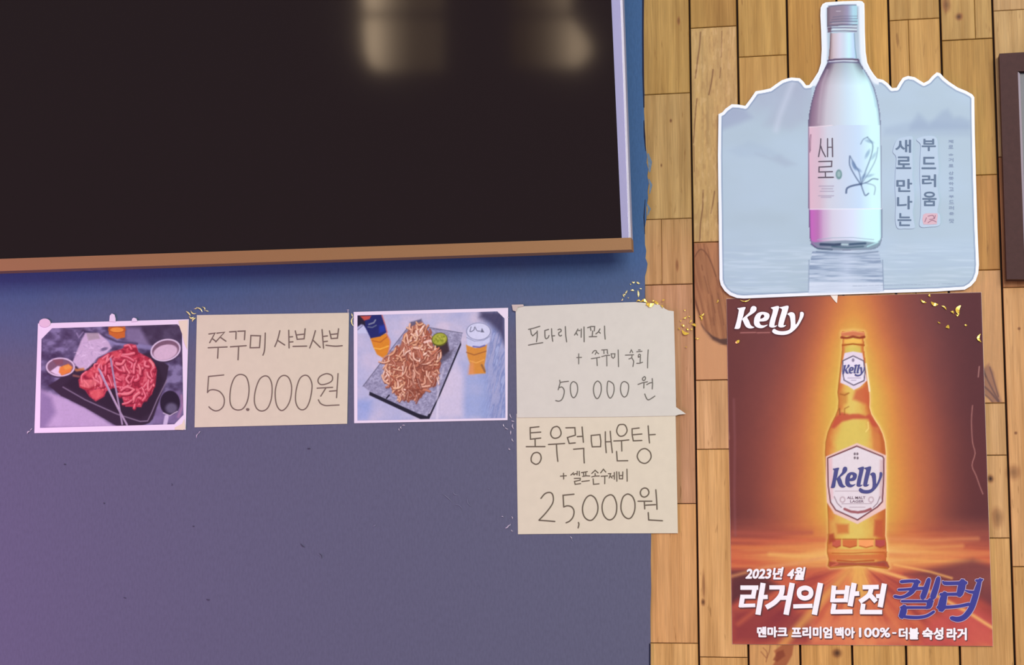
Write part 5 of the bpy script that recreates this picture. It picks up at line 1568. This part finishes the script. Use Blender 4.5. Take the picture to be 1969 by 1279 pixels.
c4 += zz((1030, 935), 7.876, [
    ['c', (80, 185), (140, 115), (210, 95), (255, 125), (268, 210), (240, 290), (150, 410), (50, 515)], [(50, 517), (160, 524), (290, 535)], [(580, 122), (415, 138), (425, 315)],
    ['c', (425, 315), (480, 298), (545, 315), (580, 375), (568, 460), (520, 525), (460, 555)], ['c', (648, 550), (655, 580), (643, 632)],
    ['o', (820, 140), (760, 185), (715, 290), (712, 390), (745, 475), (810, 518), (870, 500), (930, 410), (942, 300), (910, 200), (870, 155)],
    ['o', (1120, 132), (1050, 175), (1010, 270), (1010, 370), (1040, 455), (1100, 508), (1165, 495), (1215, 420), (1228, 300), (1205, 200), (1170, 145)],
    ['o', (1380, 122), (1325, 165), (1295, 260), (1295, 360), (1335, 450), (1400, 492), (1455, 465), (1498, 370), (1502, 250), (1470, 165), (1425, 128)],
    ['o', (1650, 28), (1605, 50), (1585, 100), (1605, 150), (1650, 165), (1695, 140), (1715, 95), (1695, 45)], [(1550, 228), (1760, 228)], [(1645, 232), (1652, 345)], [(1665, 288), (1815, 280)], ['c', (1820, 55), (1832, 220), (1838, 350)],
    [(1705, 400), (1712, 512), (1920, 524)]], 2.5)
M_card4 = mat('warm_cream_card', (216, 208, 184), 0.62, bump=0.2, bscale=60, vary=0.02)
cd4 = card('cream card handwritten 통우럭 매운탕 25,000원, lower of two joined cards', [(993, 796), (1299, 796), (1301, 900), (1303.5, 1025.5), (1150, 1026), (996, 1027.5), (994, 900)], c4, M_pen3, off=0.0048, material=M_card4)

# ---------------------------------------------------------------- tape scraps and glints
M_glint = mat('tape_painted_gold_glint', (236, 196, 70), 0.18, 0.35, 0.8)  # gold and pale yellow glints of warm light put into the tape colour
M_glint_pale = mat('pale_tape_painted_glint', (240, 226, 150), 0.25, 0.1, 0.8)
M_white = mat('whitish_tape_residue', (196, 184, 200), 0.35)


def flecks(label, items, material, off, seed, cat='tape'):
    """crumpled curled bits: each fleck a small bent strip"""
    r_ = random.Random(seed)
    vs, fs = [], []
    for (px, py, L, w, ang) in items:
        b = len(vs)
        c, s = math.cos(ang), math.sin(ang)
        n = 4
        bend = r_.uniform(-0.35, 0.35) * L
        for i in range(n + 1):
            t = i / n - 0.5
            cx, cy = px + c * t * L - s * bend * (4 * t * t - 1), py + s * t * L + c * bend * (4 * t * t - 1)
            ww = w / 2 * (1 - 0.7 * abs(2 * t) ** 2)
            h = off + 0.0014 * (1 - 4 * t * t) + r_.uniform(0, 0.0006)
            vs.append(P(cx - s * ww, cy + c * ww, h + r_.uniform(0, 0.0006)))
            vs.append(P(cx + s * ww, cy - c * ww, h))
        for i in range(n):
            a = b + 2 * i
            fs.append((a, a + 1, a + 3, a + 2))
    o = mesh('tape_scrap', vs, fs, material)
    for v_ in o.data.vertices:
        pass
    tag(o, label, cat, kind='stuff')
    return o


d2r = math.radians
flecks('curled tape bits with painted gold glints above the top right card corner', [
    (1218, 542, 6, 3, 0), (1227, 544, 7, 3.5, 0.5), (1212, 547, 3, 2, 1), (1204, 562, 8, 2.5, -1), (1216, 559, 7, 3, 0.1), (1227, 565, 13, 3.4, 1.5), (1199, 569, 6, 2, 1.1), (1196, 576, 5, 2, -0.9), (1201, 566, 5, 2, 0.4),
    (1232, 555, 5, 1.6, 0.3), (1208, 573, 3, 1.5, 0)], M_glint_pale, 0.0045, 1)
flecks('tape strip with painted gold shine, crumpled over the torn top corner of the upper card', [
    (1238, 581, 12, 5, 0.1), (1250, 583.5, 15, 8, 0.15), (1262, 582, 9, 5, 0.6), (1228, 580.5, 9, 3, 0), (1245, 588, 8, 3, 0.3), (1276, 578, 5, 3, -0.6), (1272, 590, 7, 3, 0.9), (1256, 577.5, 5, 2.4, 0.2)], M_glint, 0.0072, 2)
flecks('crinkled tape bits with painted gold glints, stuck on planks between card and orange poster', [
    (1317, 610, 9, 2.6, -0.5), (1328, 618, 8, 2.4, -0.9), (1313, 627, 8, 3, 0.6), (1334, 626, 9, 4.6, 0.4), (1322, 633, 6, 2.6, 0.8), (1318, 638, 15, 6, 0.45), (1347, 612, 10, 3.4, 1.1), (1350, 604, 8, 3, -0.4), (1341, 650, 9, 1.6, 0.1),
    (1306, 632, 5, 2, 1), (1316, 597, 4, 2, 1.2), (1326, 609, 4, 2, 0.2), (1309, 617, 4, 1.8, 1.1), (1330, 634, 5, 2.4, -0.7), (1319, 668, 4, 1.4, .6), (1379, 579, 7, 2.2, -1.2)], M_glint, 0.0035, 3)
flecks('tape streaks with painted gold glints on the dark top corner of the beer poster', [
    (1797, 583, 14, 6, 0.35), (1776, 579, 12, 3.4, 0.5), (1815, 592, 12, 2.8, 0.7), (1831, 601, 7, 4, 0.6), (1845, 596, 17, 8, 1.75), (1788, 568, 6, 3.4, 1.3), (1841, 605, 6, 3, 0.1), (1822, 630, 7, 6.4, 0.3), (1806, 620, 6, 2, .5),
    (1857, 625, 5, 3, 0.2), (1886, 650, 16, 5, 1.5), (1418, 657, 9, 5.6, -0.6), (1433, 576, 20, 2, -0.1)], M_glint, 0.0062, 4)
flecks('whitish tape curls at the corner between raw meat photo and first card', [
    (362, 603, 12, 2.6, 0.8), (372, 600, 12, 2.2, 0.5), (383, 596, 14, 2.4, 0.6), (391, 594, 9, 2, 1.0), (376, 592, 7, 1.6, -0.5), (398, 598, 7, 1.6, 0.3), (368, 609, 9, 3, 0.2), (373, 615, 10, 3, -0.8)], M_glint_pale, 0.0047, 5)
flecks('scuffed whitish tape residue below and left of the squid photo', [
    (380, 838, 10, 1.4, -1.2), (384, 832, 6, 1.2, -1), (55, 832, 8, 2.4, -0.7), (60, 826, 6, 1.6, -0.8), (772, 822, 5, 1.4, 1.4), (768, 826, 5, 1.4, 1.4), (776, 818, 6, 1.2, 0), (969, 818, 6, 1.6, 1.2), (974, 824, 7, 1.4, 0.5), (987, 820, 10, 1.8, 1.4),
    (982, 800, 9, 1.6, 1.2), (986, 810, 6, 1.6, 0.2), (670, 600, 9, 1.4, 1.5), (669, 596, 5, 1.2, 0), (977, 610, 3, 1.2, 0.3)], M_white, 0.0042, 6)
flecks('whitish residue scratches left of the lower card', [
    (975, 1013, 9, 2, -0.7), (979, 1009, 6, 1.4, -0.5), (984, 996, 6, 1.4, 1.3), (980, 863, 5, 1.6, 0.8), (986, 846, 7, 1.4, 1.1), (982, 832, 8, 1.8, 1.6), (966, 994, 4, 1.2, 0.2), (1098, 1034, 6, 1.2, 0.8), (985, 1020, 5, 1.2, .7)], M_white, 0.0042, 7)
flecks('tape with painted gold glint at the left edge of the squid photo', [(679, 618, 17, 2.6, 1.55), (677, 606, 7, 2, 1.3)], M_glint_pale, 0.0062, 8)

# small holders on the first photograph
hp = [(86 + 11 * math.cos(a), 621 + 8.4 * math.sin(a)) for a in np.linspace(0, 2 * math.pi, 18)[:-1]]
o = slab('tape_dot', hp, 0.0072, 0.0014, mat('pale_pink_sticker', (222, 196, 214), 0.45))
tag(o, 'round pale pink sticker on the top left corner of the raw meat photo', 'sticker')
for (pp, lb) in (([(210, 618), (211, 607), (215, 603), (220, 605), (222, 613), (222, 619)], 'white folded tape tab on top of raw meat photo, left of the smaller tab'),
                 ([(253, 619), (254, 613), (257, 611), (262, 612.5), (264, 618)], 'smaller white tape tab on top of raw meat photo, right of the folded tab')):
    o = slab('tape_tab', pp, 0.0075, 0.0015, mat('white_tape_tab', (226, 214, 232), 0.35))
    tag(o, lb, 'tape')
o = slab('tape_tab', [(984, 586), (1006, 585.5), (1007, 589), (996, 590.5), (992, 599), (986, 597)], 0.0082, 0.0012, mat('beige_tape_tab', (198, 184, 176), 0.4))
tag(o, 'beige tape piece on the top left corner of the upper joined card', 'tape')
flecks('faint dark scuff marks scattered on the lower painted wall', [
    (125, 893, 5, 1.6, 0.4), (400, 1153, 7, 1.8, 0.2), (582, 1049, 11, 1.6, 0.7), (616, 1070, 12, 1.2, 1.2), (200, 968, 4, 1.4, 1), (330, 932, 5, 1.2, 1.5), (240, 1150, 6, 1.2, 0.4), (372, 1012, 4, 1.6, 0.2), (594, 863, 6, 2.4, 0.1)],
    mat('dark_scuff', (58, 54, 78), 0.8), 0.0036, 9, 'scuff')
flecks('thin pale scratches on the painted wall left of the lower card', [
    (860, 958, 26, 0.9, 0.7), (880, 978, 22, 0.8, 0.5), (905, 965, 24, 0.8, 1.1), (613, 1072, 16, 0.8, 1.0), (720, 1011, 6, 1.4, -0.6), (876, 948, 12, 1.2, 0.6), (1100, 1038, 12, 0.9, 1.0), (940, 940, 4, 1.2, 0)],
    mat('pale_scratch', (124, 124, 150), 0.8), 0.0036, 10, 'scratches')
